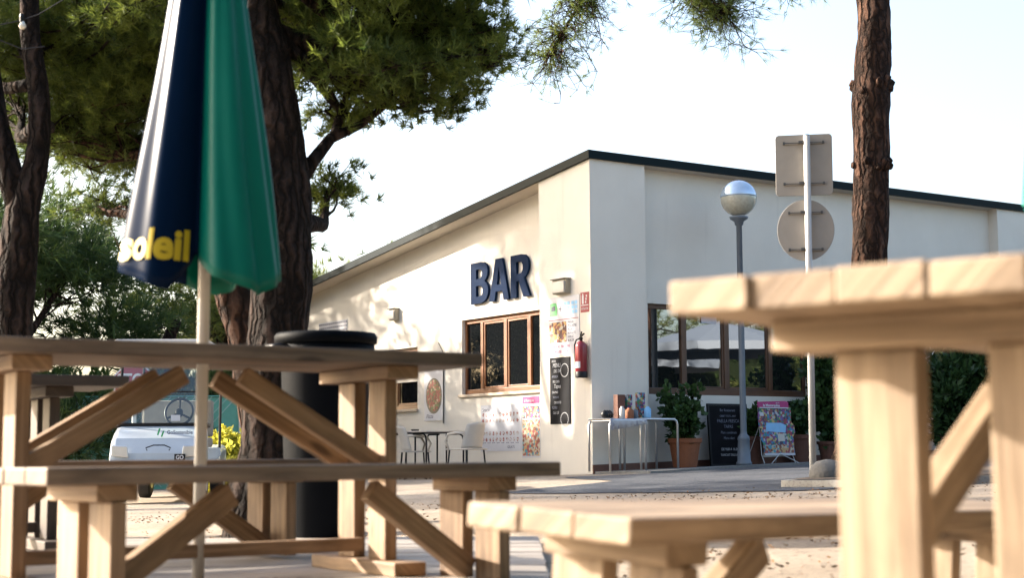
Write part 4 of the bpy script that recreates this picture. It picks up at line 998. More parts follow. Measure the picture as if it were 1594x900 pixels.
# ------------------------------------------------------------------ parasol
def parasol(loc, label, z0, z1, R0, tilt, text_on=True, rot0=0, nf=8):
    o = empty('parasol', loc, 0, label, 'parasol')
    g = MB(); g.tube([(0, 0, 0), tuple(Vector((tilt * 2.6, 0, 2.6)))], .0195, 14); g.build('pole', M['pole'], o, smooth=True)
    NT = 256; NZ = 40
    VAL = [(-93, 15, .52), (-184, 13, .42), (6, 14, .40), (60, 16, .4), (120, 16, .4)]
    WR = [(-132, 14, .07), (-110, 7, .04), (-62, 7, .07), (-38, 7, .09), (-20, 5, .05), (30, 8, .1), (90, 8, .1)]
    def S(th, z, off=0):
        k = (z - z0) / (z1 - z0); k = max(0, min(1, k)); d = math.degrees(th)
        rb = R0 * (1 - k) ** .92 + .026
        f = 1.0
        for c_, wd_, dp in VAL: f -= dp * math.exp(-((((d - c_ + 180) % 360) - 180) / wd_) ** 2)
        for c_, wd_, dp in WR: f -= dp * math.exp(-((((d - c_ + 6 * math.sin(4 * k) + 180) % 360) - 180) / wd_) ** 2)
        r_ = rb * f + .004 * math.sin(9 * k + 2 * th) + off
        return Vector((tilt * z + r_ * math.cos(th), r_ * math.sin(th) * .8, z))
    g = MB()
    for j in range(NZ + 1):
        for i in range(NT):
            th = 2 * math.pi * i / NT; k = j / NZ
            dg_ = math.degrees(th); dg_ = dg_ - 360 if dg_ > 180 else dg_; scal = float(np.interp(dg_, [-180, -140, -110, -93, -75, -40, -10, 30, 90, 180], [.05, .0, -.05, .075, -.01, -.065, .0, .03, -.03, .05]))
            z = z0 + scal * (1 - k) + (z1 - z0) * k
            v = S(th, max(z, z0) if False else z); 
            g.v.append(tuple(v))
    for j in range(NZ):
        for i in range(NT):
            a_ = j * NT + i; b_ = j * NT + (i + 1) % NT
            th = (2 * math.pi * (i + .5) / NT - rot0) % (2 * math.pi)
            dd = math.degrees(2 * math.pi * (i + .5) / NT); dd = dd - 360 if dd > 180 else dd; panel = 2 if (dd < -179 or dd > 170) else 0 if dd < -88 else 1 if dd < 12 else 0 if dd < 60 else 1 if dd < 120 else 0
            g.face((a_, b_, b_ + NT, a_ + NT), None, panel)
    c_ = g.build('canopy', [M['navy'], M['teal'], M['white_fab']], o, smooth=True)
    s_ = c_.modifiers.new('s', 'SOLIDIFY'); s_.thickness = .003
    return o, S
loc = Vector((T1C.x, T1C.y, 0))
PYO = at(309, 870, T1C.y); PYT = at(318, 440, T1C.y); tilt = (PYT.x - PYO.x) / (PYT.z - PYO.z)
loc.x = PYO.x - tilt * (PYO.z)
sP = FPX / T1C.y
zh = at(310, 436, T1C.y).z
par, SP = parasol(loc, 'closed navy and teal parasol through the table, yellow lettering near its hem', zh, 2.55, .262, tilt, rot0=R(-122), nf=8)
# lettering mapped on the canopy surface
cu = bpy.data.curves.new('lettering', 'FONT'); cu.body = 'soleil'; cu.size = .135; cu.offset = .005; cu.extrude = 0.0; cu.resolution_u = 4
t_ = bpy.data.objects.new('tmp', cu); col.objects.link(t_); dg = bpy.context.evaluated_depsgraph_get(); me = bpy.data.meshes.new_from_object(t_.evaluated_get(dg)); bpy.data.objects.remove(t_)
bm = bmesh.new(); bm.from_mesh(me); bmesh.ops.triangulate(bm, faces=bm.faces)
for k in range(2): bmesh.ops.subdivide_edges(bm, edges=[e for e in bm.edges if e.calc_length() > .012], cuts=1); bmesh.ops.triangulate(bm, faces=bm.faces)
xs_ = [v.co.x for v in bm.verts]; w_t = max(xs_)
for v in bm.verts:
    th = -math.acos(-.90 + .74 * v.co.x / w_t); z = zh + .055 + v.co.y * 1.0 - .02 * v.co.x
    v.co = SP(th, z, .006)
bm.to_mesh(me); bm.free(); me.materials.clear(); me.materials.append(M['yellow']); lo = bpy.data.objects.new('lettering', me); col.objects.link(lo); lo.parent = par

# ------------------------------------------------------------------ litter bin
pb = at(503, 858, 7.3); o = empty('litter_bin', (pb.x, 7.75, ground_z(pb.x, 7.75)), R(-14), 'black wheeled bin with lid standing behind the far bench', 'bin')
o.location = (at(505, 858, 7.75).x, 7.75, ground_z(-.9, 7.75) + .0)
zt = at(500, 548, 7.75).z - o.location.z
z1_ = zt
g = MB(); g.lathe([(.185, .03), (.19, .05), (.222, z1_ - .02), (.225, z1_)], 36); g.build('body', M['bin_black'], o, smooth=True)
g = MB(); g.lathe([(.222, z1_ - .03), (.24, z1_ - .025), (.243, z1_ + .03), (.225, z1_ + .035)], 36); g.build('rim', M['bin_black'], o, smooth=True)
g = MB(); g.lathe([(.236, z1_ + .032), (.255, z1_ + .04), (.256, z1_ + .075), (.245, z1_ + .09), (.12, z1_ + .1), (.01, z1_ + .102)], 36); g.build('lid', M['bin_black'], o, smooth=True)
g = MB(); g.tube([(-.19, -.16, z1_ + .02), (-.23, -.20, z1_ + .02), (-.15, -.255, z1_ + .02), (-.12, -.20, z1_ + .02)], .011, 8); g.build('handle', M['black'], o, smooth=True)
for sx in (-1, 1):
    g = MB(); g.tube([(sx * .20, .2, .09), (sx * .245, .2, .09)], .09, 20); g.build('wheel', M['rubber'], o)

# ------------------------------------------------------------------ golf cart
YC = 18.8; sc_ = FPX / YC
o_loc = Vector((at(266, 770, YC).x, YC, 0)); o_loc.z = ground_z(o_loc.x, YC)
cart = empty('golf_cart', o_loc, R(4), 'white golf cart with roof parked in front of the green fence', 'golf cart')
g = MB()
prof = [(-1.25, .28), (-1.22, .55), (-1.12, .72), (-.98, .80), (-.80, .86), (-.72, .86), (-.6, .30), (.55, .30), (.6, .62), (1.2, .66), (1.25, .30)]
n = len(prof); xsx = [-.60, -.585, -.53, .53, .585, .60]; ins = [.06, .02, 0, 0, .02, .06]
for xi, ii in zip(xsx, ins):
    for (y, z) in prof: g.v.append((xi, y * (1 - ii * .2), z - ii * (1 if z > .5 else 0)))
for k in range(5):
    for i in range(n): a_ = k * n + i; b_ = k * n + (i + 1) % n; g.face((a_, b_, b_ + n, a_ + n))
g.face(range(n)); g.face(range(5 * n + n - 1, 5 * n - 1, -1))
g.build('body', M['cart'], cart, bevel=.03)
g = MB(); g.box(-.56, .56, -1.31, -1.24, .26, .46); g.build('bumper', M['black'], cart, bevel=.02)
g = MB(); g.box(-.62, .62, -.8, -.6, .84, .90); g.build('dashboard', M['black'], cart, bevel=.02)
g = MB(); g.box(-.50, .50, .0, .5, .62, .74); g.box(-.50, .50, .45, .55, .75, 1.2); g.build('seat', simple('cart_seat', (.25, .22, .18), .7), cart, bevel=.03)
g = MB(); g.box(-.62, .62, -.95, 1.0, 1.80, 1.86); g.build('roof', M['white_pl'], cart, bevel=.025)
for sx in (-1, 1):
    g = MB(); g.tube([(sx * .57, -.80, .86), (sx * .56, -.62, 1.80)], .02, 8); g.build('roof_post', M['black'], cart)
    g = MB(); g.tube([(sx * .56, .75, .6), (sx * .56, .85, 1.80)], .02, 8); g.build('roof_post', M['black'], cart)
g = MB(); g.v += [(-.55, -.80, .88), (.55, -.80, .88), (.54, -.63, 1.78), (-.54, -.63, 1.78)]; g.face((0, 1, 2, 3)); wsn = g.build('windscreen', M['screen'], cart)
g = MB(); g.tube([(-.55, -.805, .885), (.55, -.805, .885)], .015, 6); g.tube([(-.55, -.73, 1.26), (.55, -.73, 1.26)], .008, 6); g.build('windscreen_trim', M['black'], cart)
st = empty('steering_wheel', (.18, -.52, 1.03)); st.parent = cart; st.rotation_euler = (R(58), 0, 0)
g = MB(); rr = .185; g.tube([(rr * math.cos(t / 28 * 6.2832), rr * math.sin(t / 28 * 6.2832), 0) for t in range(29)], .016, 8, False)
for a_ in (90, 210, 330): g.tube([(0, 0, -.02), (rr * math.cos(R(a_)), rr * math.sin(R(a_)), 0)], .014, 6)
g.lathe([(.05, -.04), (.055, .0), (.03, .02)], 14); g.build('wheel_rim', M['black'], st, smooth=True)
g = MB(); g.box(.12, .24, -.80, -.78, .92, .99); g.build('scorecard', M['paper'], cart)
for sx in (-1, 1):
    g = MB(); g.prism([(sx * .34, .50), (sx * .56, .52), (sx * .56, .64), (sx * .36, .63)][::sx], -1.262, -1.235); g.build('headlight', M['alu'], cart, bevel=.008)
    for y in (-.85, .9):
        w_ = empty('wheel', (sx * .52, y, .23)); w_.parent = cart
        g = MB(); g.tube([(-.09, 0, 0), (-.07, 0, 0), (.07, 0, 0), (.09, 0, 0)], [.19, .23, .23, .19], 28); g.build('tyre', M['rubber'], w_)
        g = MB(); g.tube([(-.093, 0, 0), (.093, 0, 0)], .115, 20); g.build('rim', M['alu'], w_)
g = MB(); g.tube([(-.10, -1.262, .58), (-.12, -1.262, .61), (-.02, -1.262, .64), (.12, -1.262, .64), (.2, -1.262, .61), (.18, -1.262, .58)], .008, 6); g.build('grille_trim', M['black'], cart)
hl = empty('logo', (0, 0, 0)); hl.parent = cart
g = MB(); g.prism([(.0, .755), (.02, .755), (.045, .83), (.025, .83)], -1.145, -1.13); g.prism([(.05, .735), (.07, .735), (.095, .80), (.075, .80)], -1.145, -1.13); g.build('logo_mark', simple('green_logo', (.02, .30, .10), .5), hl)
text('lettering', 'GoSostenible', .062, M['ink'], hl, .13, .765, -1.145, bold=.001)
g = MB(); g.box(.26, .40, -1.325, -1.312, .47, .54); g.build('plate', M['black'], hl); text('lettering', 'GO', .065, M['paper'], hl, .28, .482, -1.327, bold=.002)

cart.scale = (.86, 1, 1)
# stop sign
YT = 20.6; pc = at(209, 597, YT); p = Vector((pc.x, YT, ground_z(pc.x, YT)))
o = empty('stop_sign', p, 0, 'red octagonal STOP sign half hidden behind the picnic table braces', 'road sign')
rr = 31 / (FPX / YT) / math.cos(R(22.5)); zc0 = pc.z - p.z
g = MB(); g.prism([(rr * math.cos(R(22.5 + 45 * k)), zc0 + rr * math.sin(R(22.5 + 45 * k))) for k in range(8)], -.02, 0); g.build('white_border', M['paper'], o)
g = MB(); g.prism([(rr * .92 * math.cos(R(22.5 + 45 * k)), zc0 + rr * .92 * math.sin(R(22.5 + 45 * k))) for k in range(8)], -.024, -.0205); g.build('plate', M['signred'], o)
text('lettering', 'STOP', rr * .78, M['paper'], o, 0, zc0 - rr * .1, -.026, align='CENTER', sx=.85, bold=.006)
g = MB(); g.tube([(0, .03, 0), (0, .03, zc0 + rr * .7)], .03, 12); g.build('pole', M['white_met'], o, smooth=True)

# fence with green windbreak
YF = 24.5
o = empty('tennis_fence', (-3, YF, 0), 0, 'low chain link fence with green windbreak cloth behind the yellow shrub', 'fence')
zf = at(350, 617, YF).z
g = MB(); g.box(-14, -1.27, .02, .03, -.3, zf - .02); g.build('windbreak', M['fencecloth'], o)
g = MB(); x = -9.0
while x < -2.5:
    g.tube([(x, 0, -.1), (x + 1.3, 0, zf)], .0045, 4, False); g.tube([(x + 1.3, -.004, -.1), (x, -.004, zf)], .0045, 4, False); x += .13
g.build('chain_link', M['galv'], o)
g = MB(); x = -9
g.tube([(-14, 0, zf), (-1.27, 0, zf)], .012, 6); g.build('top_rail', M['fencecloth'], o)
for k in range(4):
    xx = -1.27 - 2.8 * k; g = MB(); g.tube([(xx, -.03, -.2), (xx, -.03, zf + .06)], .03, 10); g.build('post', M['white_met'], o)

# shrubs and hedges
def shrub(name, label, cx, cy, z0, rx, ry, rz, n, m, ln, wd, seed, cat='shrub', per=5, lobes=9, group=None):
    o = empty(name, (cx, cy, z0), 0, label, cat, group); rs = np.random.RandomState(seed)
    P = []; D = []; T = []; st = MB()
    for k in range(lobes):
        v = rs.randn(3); v /= np.linalg.norm(v); v[2] = abs(v[2]); c = v * np.array([rx, ry, rz]) * .6 + np.array([0, 0, rz * .25]); r_ = .45 * (.7 + .6 * rs.rand()); tn = rs.rand()
        st.tube(curve_pts((0, 0, 0), Vector(c), 4, wob=.08, seed=seed + k), [.03, .025, .02, .015, .01], 5)
        m_ = n // lobes; d = rs.randn(m_, 3); d /= np.linalg.norm(d, axis=1, keepdims=True); q = d * (rs.rand(m_, 1) ** .35) * np.array([rx, ry, rz]) * r_
        pp = c + q; pp[:, 2] = np.abs(pp[:, 2]) + .02; P.append(pp); D.append(d + np.array([0, 0, .4])); T.append(np.clip(tn * .5 + .25 + rs.randn(m_) * .2, 0, 1))
    st.build('stems', M['bark'], o); D = np.concatenate(D); D /= np.linalg.norm(D, axis=1, keepdims=True)
    blades('foliage', np.concatenate(P), D, ln, wd, m, per, .6, o, seed, leafy=True, tint=np.concatenate(T))
    return o
pS = at(345, 690, 20.8); shrub('yellow_shrub', 'bright yellow leaved shrub in front of the green fence', pS.x, 20.8, ground_z(pS.x, 20.8), .75, .45, .62, 900, M['leaf_yel'], .07, .028, 21, per=7)
for k, (u_, yy, zz) in enumerate(((395, 26, 2.0), (330, 26, 1.8), (230, 26.5, 1.9), (120, 26, 1.9), (20, 26, 2.1))):
    q = at(u_, 640, yy); shrub('hedge_shrub', ['green hedge shrub behind the fence, partly hidden by the thick trunk', 'sunlit hedge shrub above the fence beside the parasol pole', 'hedge shrub above the golf cart behind the fence', 'dark hedge shrub behind the shaded picnic table', 'hedge shrub at the left edge of the photo'][k], q.x, yy, 0, 1.3, .7, zz * .8, 900, M['leaf_hedge'], .12, .045, 30 + k, per=6)

# ------------------------------------------------------------------ trees
# A: thick pine behind the parasol, 9 m away
YA = 9.2
def w_(u, v, Y): return at(u, v, Y)
A = [w_(408, 835, YA), w_(418, 700, YA), w_(428, 560, YA), w_(440, 400, YA), w_(428, 200, YA), w_(400, 20, YA), w_(385, -160, YA + .2), w_(380, -380, YA + .5)]
A[0].z = ground_z(A[0].x, YA) - .05
sA = FPX / YA
rA = [50 / sA * 1.25, 45 / sA, 46 / sA, 47 / sA, 46 / sA, 36 / sA, 30 / sA, 20 / sA]
lobA = []
def LB(u, v, Y, ru, rv, ry, n, fr): q = w_(u, v, Y); s = FPX / Y; lobA.append((q.x, q.y, q.z, ru / s, ry, rv / s, n, fr))
LB(600, 105, 9.6, 140, 85, .8, 1250, .60); LB(700, 60, 9.9, 85, 70, .6, 620, .72); LB(520, 60, 10.3, 110, 95, .8, 1100, .66)
LB(640, 165, 9.8, 90, 30, .4, 220, .60); LB(535, 185, 9.6, 50, 22, .3, 90, .60); LB(740, 110, 9.7, 38, 50, .3, 170, .72); LB(600, -40, 9.4, 200, 90, .9, 1500, .8)
LB(300, 40, 10.6, 150, 110, .9, 1400, .8); LB(180, 70, 11.0, 130, 110, .8, 1200, .82); LB(510, 300, 10.5, 28, 36, .3, 120, .36)
treeA = pine_tree('thick dark pine trunk with broad crown right behind the parasol', A, rA, lobA, 11, bark='bark', nl=.085, nw=.0075, per=20, limb_r=.075, twigs=34, clump=20, cs=.10, spread=.7, jit=.007)
g = MB(); gp = [w_(462, 285, YA), w_(488, 250, YA + .1), w_(515, 215, YA + .2), w_(560, 195, YA + .3), w_(605, 160, YA + .4), w_(650, 110, YA + .5)]; g.tube([q - A[0] for q in gp], [.055, .042, .034, .027, .02, .012], 12, noise=.15)
gp = [w_(520, 212, YA + .2), w_(530, 180, YA + .3), w_(545, 130, YA + .4)]; g.tube([q - A[0] for q in gp], [.03, .026, .015], 10, noise=.15); g.build('limb', M['bark'], treeA, smooth=True)
# A2: second reddish trunk leaning beside it
A2 = [w_(432, 720, 10.5), w_(392, 570, 10.5), w_(358, 430, 10.5), w_(345, 300, 10.6), w_(330, 100, 10.8), w_(320, -150, 11)]
A2[0].z = ground_z(A2[0].x, 10.5) - .1; s2 = FPX / 10.5
lobA = []; LB(230, 150, 11.3, 120, 70, .7, 900, .7); LB(330, -60, 11.3, 160, 110, .8, 700, .8); LB(130, 130, 11.8, 120, 90, .7, 900, .75); LB(170, 235, 11.6, 85, 50, .5, 420, .62); LB(110, 215, 12.2, 70, 60, .5, 420, .65); LB(250, 230, 11.9, 80, 70, .5, 420, .6); LB(150, 330, 12.0, 50, 22, .3, 110, .5)
pine_tree('reddish leaning pine trunk just left of the thick dark trunk', A2, [32 / s2, 30 / s2, 27 / s2, 22 / s2, 18 / s2, 12 / s2], lobA, 12, bark='bark_red', nl=.10, nw=.005, per=24, limb_r=.07, twigs=22, clump=15, cs=.13, spread=.7, jit=.008)
# B: forked tree at left edge
YB = 9.8; sB = FPX / YB
B = [w_(12, 800, YB), w_(18, 600, YB), w_(24, 450, YB), w_(36, 330, YB), w_(58, 250, YB), w_(60, 150, YB), w_(48, 60, YB), w_(45, -120, YB)]
B[0].z = ground_z(B[0].x, YB) - .05
lobA = []; LB(60, 60, 11.0, 120, 80, .6, 800, .75); LB(-60, 40, 10.6, 130, 110, .6, 700, .75); LB(120, 190, 11.5, 70, 60, .4, 260, .7); LB(20, 160, 11.4, 60, 50, .4, 200, .7)
tB_ = pine_tree('forked dark pine trunk at the left edge with a bulb string tied to it', B, [36 / sB, 30 / sB, 31 / sB, 27 / sB, 19 / sB, 17 / sB, 16 / sB, 12 / sB], lobA, 13, nl=.10, nw=.005, per=24, limb_r=.05, twigs=16, clump=14, cs=.12, spread=.7, jit=.008)
g = MB(); q0 = Vector(B[3]) - Vector(B[0]); g.tube([q0, w_(15, 270, YB) - B[0], w_(-5, 190, YB) - B[0], w_(-20, 60, YB) - B[0]], [24 / sB, 20 / sB, 17 / sB, 13 / sB], 18, noise=.12); g.build('fork', M['bark'], tB_, smooth=True)
# C: right pine on the island
YR_ = 15.6; sR = FPX / YR_
Cp = [w_(1352, 760, YR_), w_(1352, 640, YR_), w_(1354, 420, YR_), w_(1356, 300, YR_), w_(1357, 240, YR_), w_(1357, 150, YR_), w_(1360, 60, YR_), w_(1360, -60, YR_), w_(1365, -260, YR_)]
Cp[0].z = ground_z(Cp[0].x, YR_) - .1
tree_c = [72, 34, 27.5, 28, 27, 30, 26, 26, 20]
lobA = []
LB(1100, -190, 15.2, 200, 70, 1.2, 900, .97); LB(1420, -210, 16.2, 220, 90, 1.3, 900, .97); LB(900, -170, 14.8, 90, 50, .6, 260, .97)
tC_ = pine_tree('tall straight pine trunk with knobbly whorls on the kerbed island', Cp, [r_ / sR for r_ in tree_c], lobA, 14, bark='bark_red', needle='needle_dry', nl=.11, nw=.006, per=20, limb_r=.10, twigs=16, clump=14, cs=.2)
for (v, e) in ((140, 1.10), (262, 1.05), (135, 1.1)):
    q = w_(1357, v, YR_) - Cp[0]; 
    for k in range(7):
        a_ = rnd.uniform(0, 6.28); g = MB(); g.tube([q + Vector((math.cos(a_) * .12, math.sin(a_) * .12, rnd.uniform(-.05, .05))), q + Vector((math.cos(a_) * .215, math.sin(a_) * .215, rnd.uniform(-.03, .1)))], [.07, .03], 9, noise=.35); g.build('knot', M['bark_red'], tC_, smooth=True)
# drooping sparse boughs hanging into the frame
def bough(pts, n, seed, sx_, sz_, dens=1.0, rr=.03, mp_=2.0):
    rs = random.Random(seed); g = MB(); P = []; D = []; T = []
    base = Cp[0]; path = [p - base for p in pts]; g.tube(path, [rr * (1 - .75 * i / (len(path) - 1)) for i in range(len(path))], 8, noise=.1)
    m0 = len(path) - 1
    for k in range(n):
        f_ = (rs.random() ** .6) * m0; i = min(m0 - 1, int(f_)); s = path[i].lerp(path[i + 1], f_ - i)
        kk = .45 + .55 * f_ / m0
        e = s + Vector((max(-1.5, min(1.3, rs.gauss(0, 1))) * sx_ * kk, rs.gauss(0, .22), rs.gauss(-.10, sz_ * kk)))
        tw = curve_pts(s, e, 5, sag=rs.uniform(-.15, .15), wob=.14, seed=k + seed); g.tube(tw, [.0065, .006, .005, .004, .0035, .003], 4, False)
        for m_ in range(9):
            b0 = tw[rs.randint(1, 5)]; e2 = b0 + Vector((rs.gauss(0, .08), rs.gauss(0, .07), rs.gauss(-.02, .07))); g.tube([b0, b0.lerp(e2, .5) + Vector((rs.uniform(-.01, .01), 0, rs.uniform(-.02, .02))), e2], [.0032, .0028, .002], 3, False)
            if rs.random() < dens:
                d = (e2 - b0); d = d.normalized() if d.length > 0 else Vector((0, 0, 1)); P.append(tuple(e2)); D.append(tuple(d)); T.append(rs.random() * .6 + .3)
    g.build('hanging_bough', M['bark_red'], tC_, smooth=True)
    blades('bough_needles', P, D, .085, .0042, M['needle'], 12, .38, tC_, seed, tint=np.array(T), jitter=.008)
bough([w_(1040, -200, 15.2), w_(960, -120, 15), w_(925, -30, 14.9), w_(885, 35, 14.9), w_(850, 95, 14.9)], 130, 5, .26, .22, .7)
bough([w_(1200, -170, 15.1), w_(1100, -110, 15), w_(1075, -50, 14.9), w_(1095, -4, 14.9), w_(1130, 22, 14.9)], 120, 6, .26, .22, .95)
bough([w_(1330, -170, 15.1), w_(1270, -110, 15), w_(1240, -65, 14.9), w_(1235, -30, 14.9)], 30, 9, .25, .15, 1.0, .02)

# background trees to the left and behind
def bgtree(x, y, h, r, label, seed, n=1400, needle='needle_dark', nl=.26, nw=.022, th=.45):
    z = ground_z(x, min(y, 30)); pth = [Vector((x, y, z - .1)), Vector((x + .2, y, z + h * .3)), Vector((x - .1, y, z + h * .6)), Vector((x + .1, y, z + h * .8))]
    rs = random.Random(seed); L_ = []
    for k in range(7):
        a_ = k / 7 * 6.283 + rs.random(); rr = r * rs.uniform(.25, .62); L_.append((x + rr * math.cos(a_), y + rr * math.sin(a_), z + h * rs.uniform(th, .92), r * .5, r * .5, h * .15, n // 7, rs.uniform(.5, .95)))
    return pine_tree(label, pth, [.24, .2, .16, .08], L_, seed, needle=needle, nl=nl, nw=nw, per=14, limb_r=.09, twigs=8, nseg=12, clump=12, cs=.38, group='pines in the background')
bgtree(-12.0, 35.0, 11.5, 4.2, 'tall background pine filling the gap between the forked trunk and the parasol', 41, 2600, th=.62)
bgtree(-13.5, 33, 9, 4.0, 'background pine seen through the fork at the left edge', 42, 2000)
bgtree(-6.2, 33, 6.2, 3.0, 'lower background pine behind the thick trunk left of the roof', 43, 1500, 'needle', th=.3)
bgtree(-8.2, 24.8, 4.4, 2.3, 'dark bushy young pine above the golf cart roof', 44, 3000, th=.18)
bgtree(-5.9, 26.8, 3.6, 2.2, 'bushy young pine behind the reddish trunk', 45, 2600, th=.18)
bgtree(-10.8, 26, 4.9, 2.5, 'low wide pine at the left edge above the picnic table', 46, 2600, th=.18)
bgtree(-9.6, 28.5, 5.6, 2.9, 'dense dark pine behind the bushy young pines, left of the parasol', 48, 3000, th=.2)
bgtree(-13.2, 29.5, 5.8, 3.0, 'dense dark pine low behind the forked trunk', 49, 2600, th=.2)
bgtree(-3.9, 37.5, 4.9, 1.6, 'sunlit treetop showing above the low end of the roof', 47, 800, 'needle_dry', th=.5)
# string of bulbs
o = empty('bulb_string', w_(30, 40, YB - .3), 0, 'thin cable with a frosted bulb tied to the forked trunk', 'string light')
b0 = Vector(o.location); g = MB()
for seg in (((-60, 75), (0, 38), (30, 32)), ((30, 32), (60, 22), (110, -8)), ((-60, 20), (0, 62), (35, 76), (70, 72))):
    g.tube([w_(a_, b_, YB - .3) - b0 for a_, b_ in seg], .004, 5)
g.build('cable', M['black'], o); g = MB(); q = w_(34, 26, YB - .3) - b0; g.lathe([(.014, -.03), (.016, 0), (.012, .02)], 10, tuple(q)); g.build('socket', M['black'], o)
g = MB(); q = w_(35, 40, YB - .3) - b0; g.lathe([(.004, -.022), (.018, -.014), (.024, 0), (.018, .014), (.01, .03)], 14, tuple(q)); g.build('bulb', M['bulb'], o, smooth=True)

# teal parasol edges that cut in at the frame's left and right borders
def spare_parasol(u, v0, v1, Y, label, rr):
    q = w_(u, v1, Y); z0_ = q.z; o = empty('parasol', (q.x, q.y, ground_z(q.x, q.y) if q.x > 0 else 0), 0, label, 'parasol')
    g = MB(); top = 2.5; n = 64
    for j in range(12):
        k = j / 11; 
        for i in range(n): th = 6.2832 * i / n; r_ = (rr * (1 - k) + .03) * (.8 + .25 * abs(math.cos(4 * th))); g.v.append((r_ * math.cos(th), r_ * math.sin(th), (z0_ - o.location.z) + k * (top - z0_)))
    for j in range(11):
        for i in range(n): a_ = j * n + i; b_ = j * n + (i + 1) % n; g.face((a_, b_, b_ + n, a_ + n))
    g.build('canopy', M['teal'], o, smooth=True); g = MB(); g.tube([(0, 0, 0), (0, 0, top)], .02, 12); g.build('pole', M['pole'], o, smooth=True)
spare_parasol(-78, 0, 525, 6.6, 'edge of a closed teal parasol at the left border', .155)
spare_parasol(1676, 0, 320, 4.6, 'edge of a closed teal parasol at the right border', .125)

# things standing beyond the right edge, seen mirrored in the long window
def open_parasol(x, y, label, r, h):
    z = ground_z(x, y); o = empty('open_parasol', (x, y, z), R(20), label, 'parasol', None)
    g = MB(); g.tube([(0, 0, 0), (0, 0, h)], .03, 12); g.build('pole', M['pole'], o)
    g = MB(); n = 8; g.v.append((0, 0, h))
    for k in range(n): a_ = 6.2832 * (k + .5) / n; g.v.append((r * math.cos(a_), r * math.sin(a_), h - .55))
    for k in range(n): a_ = 6.2832 * (k + .5) / n; g.v.append((r * math.cos(a_), r * math.sin(a_), h - .72))
    for k in range(n): g.face((0, 1 + k, 1 + (k + 1) % n)); g.face((1 + k, 1 + n + k, 1 + n + (k + 1) % n, 1 + (k + 1) % n))
    b_ = g.build('canopy', M['shaded_fab'], o); s = b_.modifiers.new('s', 'SOLIDIFY'); s.thickness = .004
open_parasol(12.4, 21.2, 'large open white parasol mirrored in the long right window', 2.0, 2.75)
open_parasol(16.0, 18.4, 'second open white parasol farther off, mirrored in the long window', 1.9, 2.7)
x0_, y0_ = 9.6, 20.3
pine_tree('forked pale trunk mirrored in the first pane of the right window', [Vector((x0_, y0_, .2)), Vector((x0_, y0_, 1.4)), Vector((x0_ + .1, y0_ + .1, 3.0)), Vector((x0_ + .1, y0_ + .2, 5))], [.26, .2, .14, .1],
          [(x0_, y0_, 4.6, 1.6, 1.6, .6, 700, .9), (x0_ + 1, y0_ - 1.5, 4.3, 1.2, 1.2, .5, 400, .8)], 51, bark='bark_red', needle='needle_dry', nl=.14, nw=.012, per=14, clump=12, cs=.25, twigs=8)
for k, (x, y, h, r) in enumerate(((20, 21, 5.5, 3.0), (21, 15.5, 6, 3.2), (25, 25, 6.5, 3.4), (18, 11.5, 6, 3))):
    bgtree(x, y, h, r, ['bushy pine beyond the white parasols, mirrored in the long window', 'wide pine right of the mirrored parasols', 'taller pine behind the mirrored parasols', 'pine nearest the camera beyond the right edge'][k], 60 + k, 1000, 'needle_dry', th=.25)
# row beyond the left, mirrored in the left window and shading the ground
for k, (x, y, h, r) in enumerate(((-24, 34, 8, 4), (-24, 26, 8, 4), (-13, 19.2, 8.6, 3.6), (-11.6, 26.3, 12.0, 4.4))):
    bgtree(x, y, h, r, ['broad pine beyond the left edge, mirrored in the BAR window', 'farthest broad pine beyond the left edge', 'pine beyond the left edge that shades the road', 'tall pine beyond the left edge that shades the BAR letters'][k], 70 + k, [1500, 1500, 2200, 6500][k], th=[.3, .3, .5, .70][k])

# unseen pine grove, added behind and beside the camera to block sky light
def grove(x, y, h, r, zc, label, seed, n=1500):
    z = -.1; rs = random.Random(seed); L_ = []
    for k in range(9):
        a_ = k / 9 * 6.283 + rs.random() * .4; rr = r * (.75 if k % 3 else .3); L_.append((x + rr * math.cos(a_), y + rr * math.sin(a_), zc + (h - zc) * rs.uniform(.3, .7), r * .42, r * .42, (h - zc) * .35, n // 9, rs.uniform(.8, .98)))
    return pine_tree(label, [Vector((x, y, z)), Vector((x + .1, y, z + h * .35)), Vector((x, y + .1, z + h * .6)), Vector((x, y, z + h * .8))], [.26, .22, .2, .12], L_, seed, needle='needle_dark', nl=.30, nw=.05, per=12, limb_r=.1, twigs=6, nseg=12, clump=12, cs=.35)
grove(2.6, -2.2, 7.2, 5.0, 4.7, 'unseen umbrella pine added just behind the camera to shade the tables', 81)
grove(-4.6, -1.6, 7.4, 4.6, 4.8, 'unseen umbrella pine added behind the camera on the left', 82)
grove(8.2, 3.2, 7.0, 4.2, 3.2, 'unseen broad pine added beyond the right edge to block sky light', 83)
grove(7.6, -4.5, 6.5, 4.4, 2.0, 'unseen low branched pine added behind the camera on the right', 84)
grove(1.2, -9.5, 7.5, 4.8, 1.8, 'unseen low branched pine added farthest behind the camera', 85)

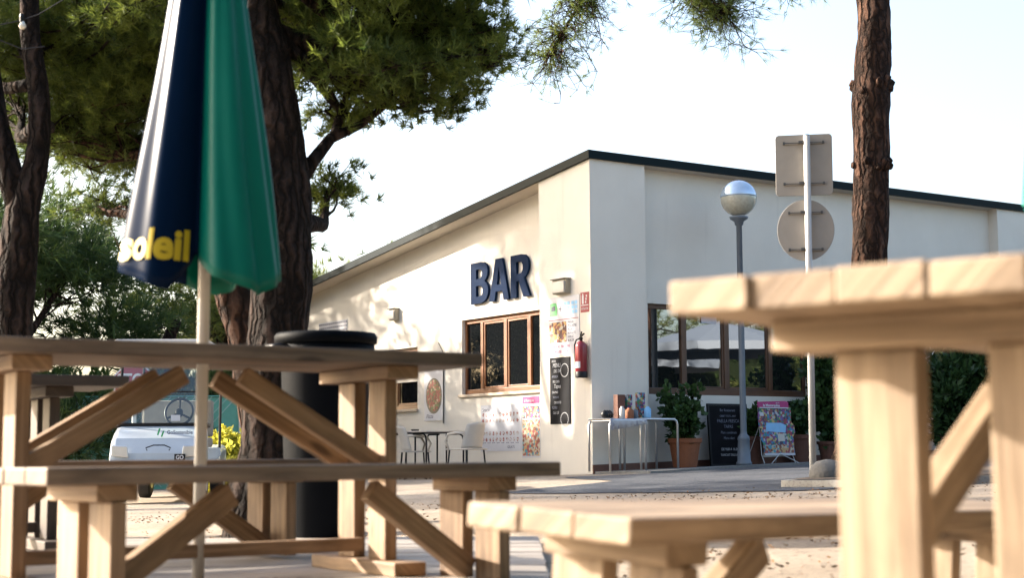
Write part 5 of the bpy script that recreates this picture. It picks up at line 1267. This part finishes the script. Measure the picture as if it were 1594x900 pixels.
def clipped_hedge(label, a, b, th, h, seed):
    a = Vector(a); b = Vector(b); d = b - a; L = d.length; ang = math.atan2(d.y, d.x)
    o = empty('tall_hedge', (a.x, a.y, -.12), ang, label, 'hedge'); g = MB(); g.box(0, L, -th / 2, th / 2, 0, h - .1); g.build('opaque_core', simple('opaque_core_green', (.012, .018, .008), .95, spec=.05), o)  # solid dark box inside the leaves, lets no light through
    rs = np.random.RandomState(seed); n = int(L * h * 45); P = np.stack([rs.rand(n) * L, np.sign(rs.randn(n)) * (th / 2 + .03 * rs.rand(n)), rs.rand(n) * h], 1); D = np.stack([rs.randn(n) * .3, np.sign(P[:, 1]) * 1.0, .5 + 0 * P[:, 0]], 1); D /= np.linalg.norm(D, axis=1, keepdims=True)
    blades('foliage', P, D, .16, .04, M['needle_dark'], 4, .5, o, seed, leafy=True, tint=rs.rand(n))
clipped_hedge('unseen tall hedge added beyond the right edge to block sky light', (4.9, 8.5), (5.3, -3.2), .8, 4.2, 91)  # this hedge and the next are added to keep sky light off the tables
clipped_hedge('unseen tall hedge added behind the camera to block sky light', (5.0, -4.2), (-5.5, -5.2), .8, 4.0, 92)
# fallen needles, leaves and grit on the sand
rs = np.random.RandomState(5); n = 6500
X = rs.uniform(-4, 7, n); Y = rs.uniform(4.2, 14.5, n); P = np.array([(x, y, ground_z(x, y) + .006) for x, y in zip(X, Y) if not (x < .2 and y < 7.6) and math.sin(x * 1.9 + 1.3 * math.sin(y * 1.1)) * math.sin(y * 2.3 + x * .7) + rs.rand() * .9 > .45])
D = rs.randn(len(P), 3) * np.array([1, 1, .12]); D /= np.linalg.norm(D, axis=1, keepdims=True)
tag(blades('leaf_litter', P, D, .028, .005, leaf_mat('dry_litter', (.08, .045, .02), (.20, .11, .05), 0, .9), 2, .2, None, 6, leafy=True, tint=rs.rand(len(P)), jitter=.01), 'fallen pine needles and dry leaves on the sandy ground', 'leaf litter', kind='stuff')

clipped_hedge('dense hedge beyond the white parasols, mirrored low in the long window', (18.5, 30), (18.0, 10.5), .8, 3.2, 93)
